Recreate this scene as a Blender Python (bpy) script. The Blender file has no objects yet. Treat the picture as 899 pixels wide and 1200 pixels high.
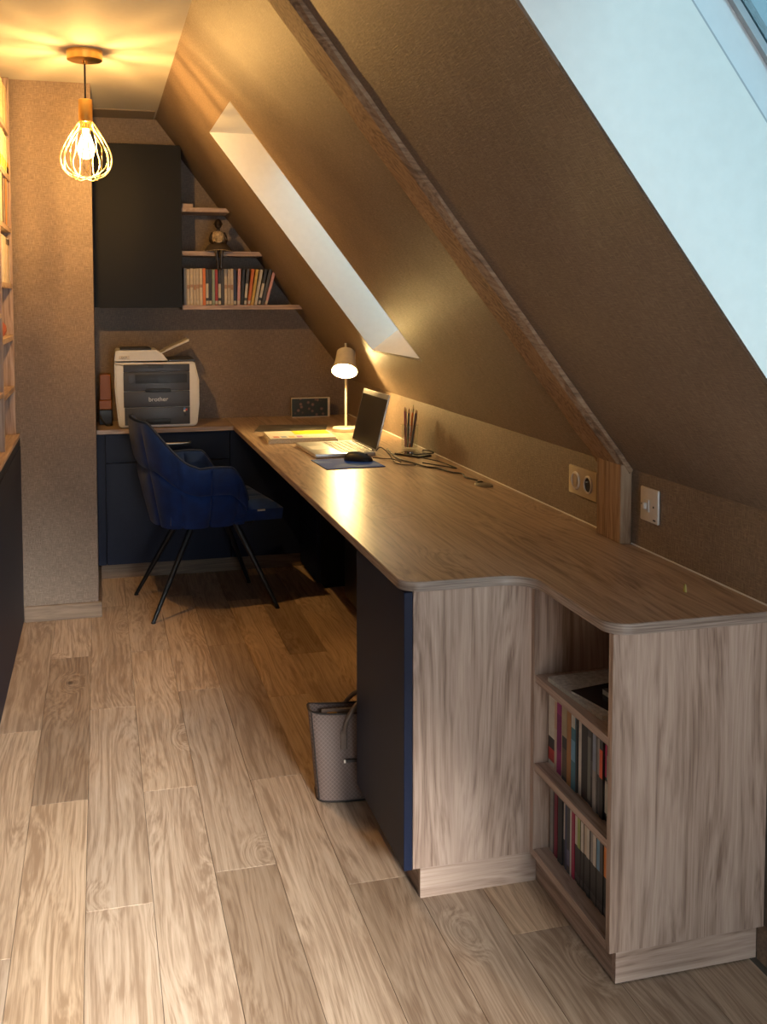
import bpy, bmesh, math, random
from mathutils import Vector, Matrix
random.seed(7)
scene = bpy.context.scene
C = scene.collection

# ------------------------------------------------------------------ camera
cam_d = bpy.data.cameras.new('camera')
cam_d.sensor_fit = 'VERTICAL'
cam_d.sensor_height = 36.0
cam_d.sensor_width = 27.0
cam_d.lens = 1225.1 / 1200 * 36.0
cam_d.shift_y = -(600 - 426.3) / 1200
cam_d.clip_start = 0.02
cam = bpy.data.objects.new('camera', cam_d)
C.objects.link(cam)
cam.location = (0, 0, 1.3831)
cam.rotation_euler = (math.pi / 2 - 0.0611, 0, -0.2658)
scene.camera = cam

# ------------------------------------------------------------------ sky
SKY = 9.5
w = bpy.data.worlds.new('sky')
scene.world = w
w.use_nodes = True
bg = w.node_tree.nodes['Background']
bg.inputs[0].default_value = (0.84, 0.94, 1.0, 1)
bg.inputs[1].default_value = SKY
# soft sun added to brighten the near floor, aimed through the added rear door
sd = bpy.data.lights.new('fill_sun', 'SUN')
sd.energy = 27.0
sd.angle = math.radians(18)
sd.color = (1.0, 0.95, 0.88)
sun = bpy.data.objects.new('fill_sun', sd)
C.objects.link(sun)
sun.rotation_euler = Vector((-.36, 1.83, -.74)).to_track_quat('-Z', 'Y').to_euler()

vs = scene.view_settings
vs.view_transform = 'Standard'
vs.look = 'None'
vs.gamma = 1
vs.exposure = 0.0
vs.use_curve_mapping = False

# ------------------------------------------------------------------ room numbers (metres)
XW = 1.328           # knee wall plane
ZK = 0.9454          # top of knee wall
ZC = 2.30            # ceiling
XC = 0.291           # where the slope meets the ceiling
YB = 5.62            # end wall of the alcove
YR = -1.10           # wall behind the camera
XL = -0.66           # left wall
SL = math.hypot(XW - XC, ZC - ZK)
CA, SA = (XW - XC) / SL, (ZC - ZK) / SL


def slope(s, y, d=0.0):
    """point on the roof slope: s up along it from the knee wall, d outwards through it"""
    return Vector((XW - s * CA + d * SA, y, ZK + s * SA + d * CA))


def slope_z(x):
    return ZK + (XW - x) / CA * SA



# ------------------------------------------------------------------ materials
MATS = {}


def new_mat(name):
    m = bpy.data.materials.new(name)
    m.use_nodes = True
    nt = m.node_tree
    b = nt.nodes['Principled BSDF']
    MATS[name] = m
    return m, nt, b


def N(nt, t, **kw):
    n = nt.nodes.new(t)
    for k, v in kw.items():
        setattr(n, k, v)
    return n


def math_node(nt, op, a, b=None):
    n = N(nt, 'ShaderNodeMath', operation=op)
    for i, v in enumerate((a, b)):
        if v is None:
            continue
        if isinstance(v, (int, float)):
            n.inputs[i].default_value = v
        else:
            nt.links.new(v, n.inputs[i])
    return n.outputs[0]


def ramp(nt, fac, stops):
    r = N(nt, 'ShaderNodeValToRGB')
    e = r.color_ramp.elements
    while len(e) < len(stops):
        e.new(0.5)
    for i, (p, c) in enumerate(stops):
        e[i].position = p
        e[i].color = (*c, 1)
    nt.links.new(fac, r.inputs[0])
    return r.outputs[0]


def plain(name, col, rough=0.5, metal=0.0, spec=0.5, noise=0.06, nscale=40, bump=0.0, coat=0.0, sheen=0.0):
    m, nt, b = new_mat(name)
    tc = N(nt, 'ShaderNodeTexCoord')
    nz = N(nt, 'ShaderNodeTexNoise')
    nz.inputs['Scale'].default_value = nscale
    nz.inputs['Detail'].default_value = 4
    nt.links.new(tc.outputs['Object'], nz.inputs['Vector'])
    lo = tuple(c * (1 - noise) for c in col)
    hi = tuple(min(1, c * (1 + noise)) for c in col)
    nt.links.new(ramp(nt, nz.outputs[0], [(0.3, lo), (0.7, hi)]), b.inputs['Base Color'])
    b.inputs['Roughness'].default_value = rough
    b.inputs['Metallic'].default_value = metal
    b.inputs['Specular IOR Level'].default_value = spec
    b.inputs['Coat Weight'].default_value = coat
    b.inputs['Sheen Weight'].default_value = sheen
    if bump:
        bp = N(nt, 'ShaderNodeBump')
        bp.inputs['Strength'].default_value = bump
        bp.inputs['Distance'].default_value = 0.002
        nt.links.new(nz.outputs[0], bp.inputs['Height'])
        nt.links.new(bp.outputs[0], b.inputs['Normal'])
    return m


def wood(name, axis, dark, mid, light, rough=0.45, ring=16.0, knots=0.5, tint=0.0, gscale=1.0, stretch=0.1, coat=0.0, kscale=2.6, streak=0.30):
    """procedural timber, grain running along local axis"""
    m, nt, b = new_mat(name)
    L = nt.links.new
    tc = N(nt, 'ShaderNodeTexCoord')
    oi = N(nt, 'ShaderNodeObjectInfo')
    off = N(nt, 'ShaderNodeCombineXYZ')
    for i, k in enumerate((37.0, 91.0, 53.0)):
        L(math_node(nt, 'MULTIPLY', oi.outputs['Random'], k), off.inputs[i])
    add = N(nt, 'ShaderNodeVectorMath', operation='ADD')
    L(tc.outputs['Object'], add.inputs[0])
    L(off.outputs[0], add.inputs[1])

    def mapped(along, across):
        mp = N(nt, 'ShaderNodeMapping')
        sc = [across] * 3
        sc['XYZ'.index(axis)] = along
        mp.inputs['Scale'].default_value = sc
        L(add.outputs[0], mp.inputs['Vector'])
        return mp.outputs[0]
    # slow warp that bends the growth lines into cathedrals
    n1 = N(nt, 'ShaderNodeTexNoise')
    n1.inputs['Scale'].default_value = 1.0
    n1.inputs['Detail'].default_value = 1.5
    L(mapped(1.1 * gscale, 6.5 * gscale), n1.inputs['Vector'])
    warp = math_node(nt, 'MULTIPLY', n1.outputs[0], ring)
    if knots:
        vo = N(nt, 'ShaderNodeTexVoronoi')
        vo.inputs['Scale'].default_value = kscale
        L(mapped(0.5, 1.0), vo.inputs['Vector'])
        kn = N(nt, 'ShaderNodeMapRange')
        kn.inputs['From Min'].default_value = 0.018
        kn.inputs['From Max'].default_value = 0.055
        kn.inputs['To Min'].default_value = knots
        kn.inputs['To Max'].default_value = 0.0
        L(vo.outputs['Distance'], kn.inputs['Value'])
        kw = N(nt, 'ShaderNodeMapRange')
        kw.inputs['From Min'].default_value = 0.0
        kw.inputs['From Max'].default_value = 0.26
        kw.inputs['To Min'].default_value = 9.0
        kw.inputs['To Max'].default_value = 0.0
        kw.interpolation_type = 'SMOOTHSTEP'
        L(vo.outputs['Distance'], kw.inputs['Value'])
        warp = math_node(nt, 'ADD', warp, kw.outputs[0])
    wv = N(nt, 'ShaderNodeCombineXYZ')
    for k in range(3):
        if k != 'XYZ'.index(axis):
            L(warp, wv.inputs[k])

    def lines(along, across, det, rgh):
        ad = N(nt, 'ShaderNodeVectorMath', operation='ADD')
        L(mapped(along, across), ad.inputs[0])
        L(wv.outputs[0], ad.inputs[1])
        n = N(nt, 'ShaderNodeTexNoise')
        n.inputs['Scale'].default_value = 1.0
        n.inputs['Detail'].default_value = det
        n.inputs['Roughness'].default_value = rgh
        L(ad.outputs[0], n.inputs['Vector'])
        return n.outputs[0]
    g1 = lines(1.6 * gscale, 95 * gscale, 2.5, .55)
    n2 = N(nt, 'ShaderNodeTexNoise')
    n2.inputs['Scale'].default_value = 1.0
    n2.inputs['Detail'].default_value = 3
    L(mapped(14 * gscale, 420 * gscale), n2.inputs['Vector'])
    n3 = N(nt, 'ShaderNodeTexNoise')
    n3.inputs['Scale'].default_value = 1.0
    n3.inputs['Detail'].default_value = 2
    L(mapped(0.5 * gscale, 9 * gscale), n3.inputs['Vector'])
    f = math_node(nt, 'ADD', math_node(nt, 'MULTIPLY', g1, 0.55), math_node(nt, 'MULTIPLY', n2.outputs[0], 0.22))
    f = math_node(nt, 'ADD', f, math_node(nt, 'MULTIPLY', n3.outputs[0], streak))
    col = ramp(nt, f, [(0.40, dark), (0.53, mid), (0.67, light)])
    if knots:
        mx = N(nt, 'ShaderNodeMix', data_type='RGBA')
        L(kn.outputs[0], mx.inputs['Factor'])
        L(col, mx.inputs['A'])
        mx.inputs['B'].default_value = (dark[0] * 0.28, dark[1] * 0.25, dark[2] * 0.24, 1)
        col = mx.outputs['Result']
    if tint:
        wn = N(nt, 'ShaderNodeTexWhiteNoise', noise_dimensions='1D')
        L(oi.outputs['Random'], wn.inputs['W'])
        tm = N(nt, 'ShaderNodeMix', data_type='RGBA', blend_type='MULTIPLY')
        tm.inputs['Factor'].default_value = 1.0
        L(col, tm.inputs['A'])
        L(ramp(nt, wn.outputs['Value'], [(0.0, (.62, .58, .54)), (.35, (.86, .85, .84)), (.7, (1, 1, 1)), (1.0, (1.06, 1.0, .90))]), tm.inputs['B'])
        col = tm.outputs['Result']
    L(col, b.inputs['Base Color'])
    b.inputs['Roughness'].default_value = rough
    b.inputs['Coat Weight'].default_value = coat
    b.inputs['Coat Roughness'].default_value = 0.2
    bp = N(nt, 'ShaderNodeBump')
    bp.inputs['Strength'].default_value = 0.12
    bp.inputs['Distance'].default_value = 0.001
    L(f, bp.inputs['Height'])
    L(bp.outputs[0], b.inputs['Normal'])
    return m


def wallpaper(name):
    """woven grasscloth; needs a UV map in metres"""
    m, nt, b = new_mat(name)
    L = nt.links.new
    uv = N(nt, 'ShaderNodeUVMap')

    def thread(su, sv, det=3):
        mp = N(nt, 'ShaderNodeMapping')
        mp.inputs['Scale'].default_value = (su, sv, 1)
        L(uv.outputs[0], mp.inputs['Vector'])
        n = N(nt, 'ShaderNodeTexNoise')
        n.inputs['Scale'].default_value = 1
        n.inputs['Detail'].default_value = det
        n.inputs['Roughness'].default_value = 0.65
        L(mp.outputs[0], n.inputs['Vector'])
        return n.outputs[0]
    a = thread(36, 420)
    c = thread(420, 36)
    e = thread(3, 3, 2)
    f = math_node(nt, 'MAXIMUM', a, c)
    f2 = math_node(nt, 'ADD', math_node(nt, 'MULTIPLY', f, 0.85), math_node(nt, 'MULTIPLY', e, 0.15))
    col = ramp(nt, f2, [(0.44, (0.148, 0.107, 0.080)), (0.56, (0.230, 0.170, 0.128)), (0.68, (0.325, 0.25, 0.188))])
    L(col, b.inputs['Base Color'])
    b.inputs['Roughness'].default_value = 0.5
    b.inputs['Specular IOR Level'].default_value = 0.4
    bp = N(nt, 'ShaderNodeBump')
    bp.inputs['Strength'].default_value = 1.0
    bp.inputs['Distance'].default_value = 0.0015
    L(f, bp.inputs['Height'])
    L(bp.outputs[0], b.inputs['Normal'])
    return m


def glow_glass(name, col, strength, clear=0.75):
    """lit bulb envelope: clear glass with the light of its filament in it"""
    m, nt, b = new_mat(name)
    L = nt.links.new
    out = nt.nodes['Material Output']
    tr = N(nt, 'ShaderNodeBsdfTransparent')
    em = N(nt, 'ShaderNodeEmission')
    em.inputs[0].default_value = (*col, 1)
    em.inputs[1].default_value = strength
    mx = N(nt, 'ShaderNodeMixShader')
    mx.inputs[0].default_value = 1 - clear
    L(tr.outputs[0], mx.inputs[1])
    L(em.outputs[0], mx.inputs[2])
    L(mx.outputs[0], out.inputs[0])
    return m


def thin_glass(name, col=(0.96, 0.98, 0.98), gl=0.08):
    m, nt, b = new_mat(name)
    L = nt.links.new
    out = nt.nodes['Material Output']
    tr = N(nt, 'ShaderNodeBsdfTransparent')
    tr.inputs[0].default_value = (*col, 1)
    g = N(nt, 'ShaderNodeBsdfGlossy')
    g.inputs['Roughness'].default_value = 0.02
    mx = N(nt, 'ShaderNodeMixShader')
    mx.inputs[0].default_value = gl
    L(tr.outputs[0], mx.inputs[1])
    L(g.outputs[0], mx.inputs[2])
    L(mx.outputs[0], out.inputs[0])
    return m


PAPER = wallpaper('grasscloth_wallpaper')
WHITE_PAINT = plain('white_paint', (0.80, 0.80, 0.78), 0.7, noise=0.02, bump=0.05)
CEIL_PAINT = plain('ceiling_paint', (0.50, 0.475, 0.43), 0.8, noise=0.02)
BAND_BROWN = plain('ceiling_band_brown', (0.26, 0.21, 0.16), 0.8, noise=0.03)
WD = dict(dark=(0.215, 0.138, 0.100), mid=(0.41, 0.290, 0.225), light=(0.53, 0.40, 0.322))
WOOD = {a: wood('oak_laminate_' + a.lower(), a, **WD, rough=0.42, knots=0.75, stretch=0.07) for a in 'XYZ'}
TOPD = dict(dark=(0.20, 0.132, 0.09), mid=(0.40, 0.288, 0.21), light=(0.54, 0.412, 0.315))
TOP = {a: wood('oak_worktop_' + a.lower(), a, **TOPD, rough=0.34, knots=0.6, stretch=0.07) for a in 'XY'}
PLANK = wood('oak_floor_plank', 'Y', (0.34, 0.232, 0.158), (0.54, 0.405, 0.295), (0.66, 0.52, 0.40), rough=0.42,
             ring=20, knots=0.9, streak=0.22, tint=0.22, kscale=4.0, stretch=0.12)
BEAM = {a: wood('old_beam_' + a.lower(), a, (0.15, 0.082, 0.042), (0.30, 0.175, 0.098), (0.42, 0.27, 0.16), rough=0.7,
                knots=0.9, stretch=0.05) for a in 'XZ'}
EDGEM, nt, b = new_mat('oak_edge_band')
tc = N(nt, 'ShaderNodeTexCoord'); mp = N(nt, 'ShaderNodeMapping'); nz = N(nt, 'ShaderNodeTexNoise')
mp.inputs['Scale'].default_value = (9, 9, 330)
nz.inputs['Scale'].default_value = 1.0; nz.inputs['Detail'].default_value = 4
nt.links.new(tc.outputs['Object'], mp.inputs['Vector']); nt.links.new(mp.outputs[0], nz.inputs['Vector'])
nt.links.new(ramp(nt, nz.outputs[0], [(.35, (.19, .135, .105)), (.55, (.32, .245, .20)), (.7, (.42, .335, .28))]), b.inputs['Base Color'])
b.inputs['Roughness'].default_value = .45
SUB = plain('floor_underlay', (0.10, 0.075, 0.05), 0.9)
BASEB = wood('baseboard_wood', 'X', (0.13, 0.085, 0.055), (0.20, 0.135, 0.09), (0.27, 0.19, 0.13), rough=0.55, knots=0)
NAVY = plain('navy_lacquer', (0.006, 0.011, 0.034), 0.5, noise=0.05, spec=.2)
NAVY_UP = plain('charcoal_navy_lacquer', (0.005, 0.005, 0.006), 0.5, noise=0.05, spec=.2)
BLACK = plain('black_plastic', (0.012, 0.012, 0.014), 0.45)
BLACKM = plain('black_metal', (0.014, 0.015, 0.018), 0.38, metal=0.3)
STEEL = plain('brushed_steel', (0.62, 0.58, 0.52), 0.28, metal=1.0)
BRASS = plain('brushed_brass', (0.78, 0.50, 0.17), 0.32, metal=1.0)
BRASSW = plain('brass_wire', (0.95, 0.78, 0.40), 0.35, metal=0.7)
VELVET = plain('blue_velvet', (0.003, 0.022, 0.115), 0.7, noise=0.3, nscale=18, sheen=0.12, spec=.2)
VELVETP = plain('blue_velvet_piping', (0.004, 0.016, 0.06), 0.7)
WPLAS = plain('white_plastic', (0.70, 0.69, 0.67), 0.4, noise=0.02)
GPLAS = plain('charcoal_plastic', (0.036, 0.037, 0.046), 0.42)
GPLAS2 = plain('slate_plastic', (0.05, 0.052, 0.066), 0.4)
PLATE = plain('champagne_plastic', (0.50, 0.41, 0.29), 0.35, metal=0.3)
PLATEW = plain('ivory_plastic', (0.66, 0.60, 0.53), 0.35)
LAMPW = plain('cream_metal', (0.72, 0.66, 0.52), 0.38)
SILVER = plain('silver_aluminium', (0.66, 0.66, 0.66), 0.36, metal=0.7)
GLASS = thin_glass('clear_glass', gl=0.12)
PANE = thin_glass('window_glass', (0.97, 0.99, 1.0), 0.04)
DIMPANE = thin_glass('dimmed_roof_glass', (0.160, 0.218, 0.240), 0.04)  # roof glass darkened to keep daylight from burning out the reveals
FRAMEP = plain('window_frame_paint', (0.72, 0.74, 0.77), 0.4, noise=0.02)
FRAMEG = plain('window_sash_grey', (0.40, 0.42, 0.45), 0.45, noise=0.02)
PAGES = plain('paper_pages', (0.62, 0.57, 0.47), 0.85, nscale=200, noise=0.15)

_colmats = {}


def colour(c, rough=0.5):
    k = tuple(round(v, 3) for v in c) + (rough,)
    if k not in _colmats:
        _colmats[k] = plain('print_%d' % len(_colmats), c, rough, noise=0.10, nscale=60)
    return _colmats[k]


# ------------------------------------------------------------------ mesh helpers
def box(bm, x0, x1, y0, y1, z0, z1, bevel=0.0, seg=1):
    r = bmesh.ops.create_cube(bm, size=1)
    vs_ = r['verts']
    M = Matrix.Translation(((x0 + x1) / 2, (y0 + y1) / 2, (z0 + z1) / 2)) @ Matrix.Diagonal((x1 - x0, y1 - y0, z1 - z0, 1))
    bmesh.ops.transform(bm, matrix=M, verts=vs_)
    if bevel:
        es = list({e for v in vs_ for e in v.link_edges})
        bmesh.ops.bevel(bm, geom=es, offset=bevel, segments=seg, affect='EDGES', profile=0.6)
    return vs_


def newbox(*a, **k):
    bm = bmesh.new()
    box(bm, *a, **k)
    return bm


def lathe(bm, prof, seg=32, M=None, cap=True):
    rings = []
    for r, z in prof:
        rings.append([bm.verts.new((r * math.cos(2 * math.pi * i / seg), r * math.sin(2 * math.pi * i / seg), z)) for i in range(seg)])
    for a, b_ in zip(rings, rings[1:]):
        for i in range(seg):
            bm.faces.new((a[i], a[(i + 1) % seg], b_[(i + 1) % seg], b_[i]))
    if cap:
        bm.faces.new(rings[0][::-1])
        bm.faces.new(rings[-1])
    if M is not None:
        bmesh.ops.transform(bm, matrix=M, verts=[v for g in rings for v in g])


def smooth_path(pts, n=6, closed=False):
    pts = [Vector(p) for p in pts]
    out = []
    L = len(pts)
    rng = L if closed else L - 1
    for i in range(rng):
        if closed:
            p = [pts[(i + k) % L] for k in (-1, 0, 1, 2)]
        else:
            p = [pts[max(i - 1, 0)], pts[i], pts[i + 1], pts[min(i + 2, L - 1)]]
        for j in range(n):
            t = j / n
            out.append(0.5 * ((2 * p[1]) + (p[2] - p[0]) * t + (2 * p[0] - 5 * p[1] + 4 * p[2] - p[3]) * t * t
                              + (3 * p[1] - p[0] - 3 * p[2] + p[3]) * t ** 3))
    if not closed:
        out.append(pts[-1])
    return out


def tube(bm, pts, r, seg=8, closed=False):
    pts = [Vector(p) for p in pts]
    n = len(pts)
    rad = r if isinstance(r, (list, tuple)) else [r] * n
    rings = []
    up = Vector((0.31, 0.17, 0.93)).normalized()
    for i, p in enumerate(pts):
        a = pts[i - 1] if (closed or i > 0) else p
        b_ = pts[(i + 1) % n] if (closed or i < n - 1) else p
        t = (b_ - a)
        t = t.normalized() if t.length > 1e-9 else Vector((0, 0, 1))
        side = t.cross(up)
        if side.length < 1e-3:
            side = t.cross(Vector((1, 0, 0)))
        side.normalize()
        nrm = side.cross(t)
        rings.append([bm.verts.new(p + rad[i] * (math.cos(2 * math.pi * k / seg) * side + math.sin(2 * math.pi * k / seg) * nrm)) for k in range(seg)])
    m = n if closed else n - 1
    for i in range(m):
        a, b_ = rings[i], rings[(i + 1) % n]
        for k in range(seg):
            bm.faces.new((a[k], a[(k + 1) % seg], b_[(k + 1) % seg], b_[k]))
    if not closed:
        bm.faces.new(rings[0][::-1])
        bm.faces.new(rings[-1])


def prism(bm, poly, z0, z1, bevel=0.0):
    """vertical extrusion of an xy outline"""
    lo = [bm.verts.new((x, y, z0)) for x, y in poly]
    hi = [bm.verts.new((x, y, z1)) for x, y in poly]
    bm.faces.new(lo[::-1])
    bm.faces.new(hi)
    n = len(poly)
    for i in range(n):
        bm.faces.new((lo[i], lo[(i + 1) % n], hi[(i + 1) % n], hi[i]))
    bmesh.ops.recalc_face_normals(bm, faces=bm.faces)


def prism_y(bm, poly, y0, y1):
    """extrusion along y of an xz outline"""
    lo = [bm.verts.new((x, y0, z)) for x, z in poly]
    hi = [bm.verts.new((x, y1, z)) for x, z in poly]
    bm.faces.new(lo)
    bm.faces.new(hi[::-1])
    n = len(poly)
    for i in range(n):
        bm.faces.new((lo[i], lo[(i + 1) % n], hi[(i + 1) % n], hi[i]))
    bmesh.ops.recalc_face_normals(bm, faces=bm.faces)


def fillet(poly):
    """poly: (x, y, r); round each corner with radius r"""
    out = []
    n = len(poly)
    for i, (x, y, r) in enumerate(poly):
        p = Vector((x, y))
        if not r:
            out.append((x, y))
            continue
        a = (Vector(poly[i - 1][:2]) - p).normalized()
        b_ = (Vector(poly[(i + 1) % n][:2]) - p).normalized()
        ang = a.angle(b_)
        d = r / math.tan(ang / 2)
        c = p + (a + b_).normalized() * (r / math.sin(ang / 2))
        p0, p1 = p + a * d, p + b_ * d
        v0, v1 = p0 - c, p1 - c
        tot = v0.angle_signed(v1)
        for k in range(11):
            t = k / 10
            q = v0.copy()
            q.rotate(Matrix.Rotation(-tot * t, 2))
            out.append((c.x + q.x, c.y + q.y))
    return out


def link(name, me, mat, parent=None):
    o = bpy.data.objects.new(name, me)
    if mat is not None and not me.materials:
        me.materials.append(mat)
    C.objects.link(o)
    if parent is not None:
        o.parent = parent
    return o


def obj(name, bm, mat, parent=None, smooth=False, local=False, uv=None):
    """bm in world coordinates unless local; the vertices are moved into the parent's frame"""
    if parent is not None and not local:
        off = parent.location
        if parent.parent is not None:
            off = off + parent.parent.location
        bmesh.ops.translate(bm, verts=bm.verts, vec=-off)
    if uv is not None:
        lay = bm.loops.layers.uv.new('UVMap')
        for f in bm.faces:
            for lp in f.loops:
                lp[lay].uv = uv(lp.vert.co, f.normal)
    me = bpy.data.meshes.new(name)
    bm.normal_update()
    bm.to_mesh(me)
    bm.free()
    if smooth:
        for p in me.polygons:
            p.use_smooth = True
        try:
            me.set_sharp_from_angle(angle=math.radians(38))
        except Exception:
            pass
    return link(name, me, mat, parent)


def mesh_origin(bm, name, mat, loc, smooth=False):
    """a single-mesh top-level object whose vertices are already local to loc"""
    o = obj(name, bm, mat, smooth=smooth)
    o.location = loc
    return o


def tag(o, label, cat, group=None):
    o['label'] = label
    o['category'] = cat
    if group:
        o['group'] = group
    return o


def thing(name, label, cat, loc=(0, 0, 0), rotz=0.0, group=None):
    o = bpy.data.objects.new(name, None)
    o.empty_display_size = 0.05
    C.objects.link(o)
    o.location = loc
    o.rotation_euler = (0, 0, rotz)
    return tag(o, label, cat, group)


def struct(o):
    o['kind'] = 'structure'
    return o


def uv_box(co, n):
    ax = max(range(3), key=lambda i: abs(n[i]))
    return (co.y, co.z) if ax == 0 else ((co.x, co.z) if ax == 1 else (co.x, co.y))


def uv_slope(co, n):
    return (co.y, (XW - co.x) * CA + (co.z - ZK) * SA)


def lettering(name, text, size, mat, parent, M, depth=0.0004):
    cu = bpy.data.curves.new(name, 'FONT')
    cu.body = text
    cu.size = size
    cu.extrude = depth
    cu.align_x = 'CENTER'
    cu.align_y = 'CENTER'
    t = bpy.data.objects.new(name, cu)
    me = bpy.data.meshes.new_from_object(t)
    bpy.data.objects.remove(t)
    me.transform(M)
    return link(name, me, mat, parent)


# ================================================================== SETTING
# floor: planks 150 mm wide running down the room, measured joints
fl = struct(obj('floor', newbox(XL - .05, XW + .1, YR, YB, -0.06, -0.0125), SUB))
PL = 1.212
starts = {-2: 2.251, -1: 2.937, 0: 2.381, 1: 2.941, 2: 2.471, 3: 2.935, 4: 2.335, 5: 2.75, 6: 2.05, 7: 2.60, 8: 1.95, -3: 2.7, -4: 2.3}
pm = None
for k in range(-4, 9):
    y = starts[k] - PL * 4
    while y < YB:
        y0, y1 = max(y, YR), min(y + PL, YB)
        if y1 - y0 > 0.02:
            full = (y1 - y0) > PL - 1e-4
            if full and pm is not None:
                o = link('plank', pm, PLANK, fl)
            else:
                bm = bmesh.new()
                h = (y1 - y0) / 2
                box(bm, -0.0745, 0.0745, -h + .0005, h - .0005, -0.0125, 0, bevel=0.0005)
                o = obj('plank', bm, PLANK, fl, local=True)
                if full:
                    pm = o.data
            o.location = (-0.05 + 0.15 * k + 0.075, (y0 + y1) / 2, 0)
        y += PL

# knee wall and the walls around
struct(obj('wall_right', newbox(XW, XW + .08, YR, YB, 0, ZK), PAPER, uv=uv_box))
struct(obj('wall_end', newbox(-0.02, XW + .08, YB, YB + .08, 0, ZC), PAPER, uv=uv_box))
struct(obj('wall_alcove', newbox(XL, -0.0201, 4.6704, YB + .08, 0, ZC), PAPER, uv=uv_box))
struct(obj('wall_left', newbox(XL - .08, XL, YR, 4.6704, 0, ZC), PAPER, uv=uv_box))
rear = bmesh.new()
GX0, GX1, GZ1 = .28, 1.20, 2.12         # opening of the added balcony door behind the camera
prism_y(rear, [(XL - .08, 0), (GX0, 0), (GX0, ZC), (XL - .08, ZC)], YR - .08, YR)
prism_y(rear, [(GX1, 0), (XW + .08, 0), (XW + .08, ZK), (GX1, slope_z(GX1))], YR - .08, YR)
GXT = XW - (GZ1 - ZK) / SA * CA
prism_y(rear, [(GX0, GZ1), (GXT, GZ1), (XC, ZC), (GX0, ZC)], YR - .08, YR)
struct(obj('wall_rear', rear, PAPER, uv=uv_box))
gd = bpy.data.objects.new('added_door_1', None)
gd.location = ((GX0 + GX1) / 2, YR, 0)
C.objects.link(gd)
struct(gd)
struct(obj('ceiling', newbox(XL - .08, XC, YR, YB + .08, ZC, ZC + .06), CEIL_PAINT))
struct(obj('ceiling_band', newbox(-0.0201, XC - .01, 5.25, YB, ZC - .006, ZC), BAND_BROWN))  # thin strip in a darker brown than the rest of the ceiling

# the roof slope with its two openings
WIN = [(1.54 - 1.14, 1.54), (3.75, 4.455)]
S0, S1, DR = 0.273, 1.431, 0.252
S1T = S1 - DR / SA * CA          # top reveal is level
bm = bmesh.new()
ys = [YR, WIN[0][0], WIN[0][1], WIN[1][0], WIN[1][1], YB + .02]
ss = [0, S0, S1, SL]
for i in range(5):
    for j in range(3):
        if i in (1, 3) and j == 1:
            continue
        # outer and inner skin, 1 cm apart at the solid parts
        q = [slope(ss[j], ys[i]), slope(ss[j], ys[i + 1]), slope(ss[j + 1], ys[i + 1]), slope(ss[j + 1], ys[i])]
        bm.faces.new([bm.verts.new(v) for v in q])
bmesh.ops.remove_doubles(bm, verts=bm.verts, dist=1e-5)
bmesh.ops.recalc_face_normals(bm, faces=bm.faces)
struct(obj('wall_slope', bm, PAPER, uv=uv_slope))


def slab(bm, quad, th):
    """thick panel from 4 points, thickness vector th"""
    a = [bm.verts.new(v) for v in quad]
    b_ = [bm.verts.new(Vector(v) + th) for v in quad]
    bm.faces.new(a)
    bm.faces.new(b_[::-1])
    for i in range(4):
        bm.faces.new((a[i], a[(i + 1) % 4], b_[(i + 1) % 4], b_[i]))
    bmesh.ops.recalc_face_normals(bm, faces=bm.faces)


def sbox(bm, s0, s1, y0, y1, d0, d1):
    a = [slope(s, y, d0) for s, y in ((s0, y0), (s0, y1), (s1, y1), (s1, y0))]
    slab(bm, a, slope(0, 0, d1) - slope(0, 0, d0))


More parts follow.
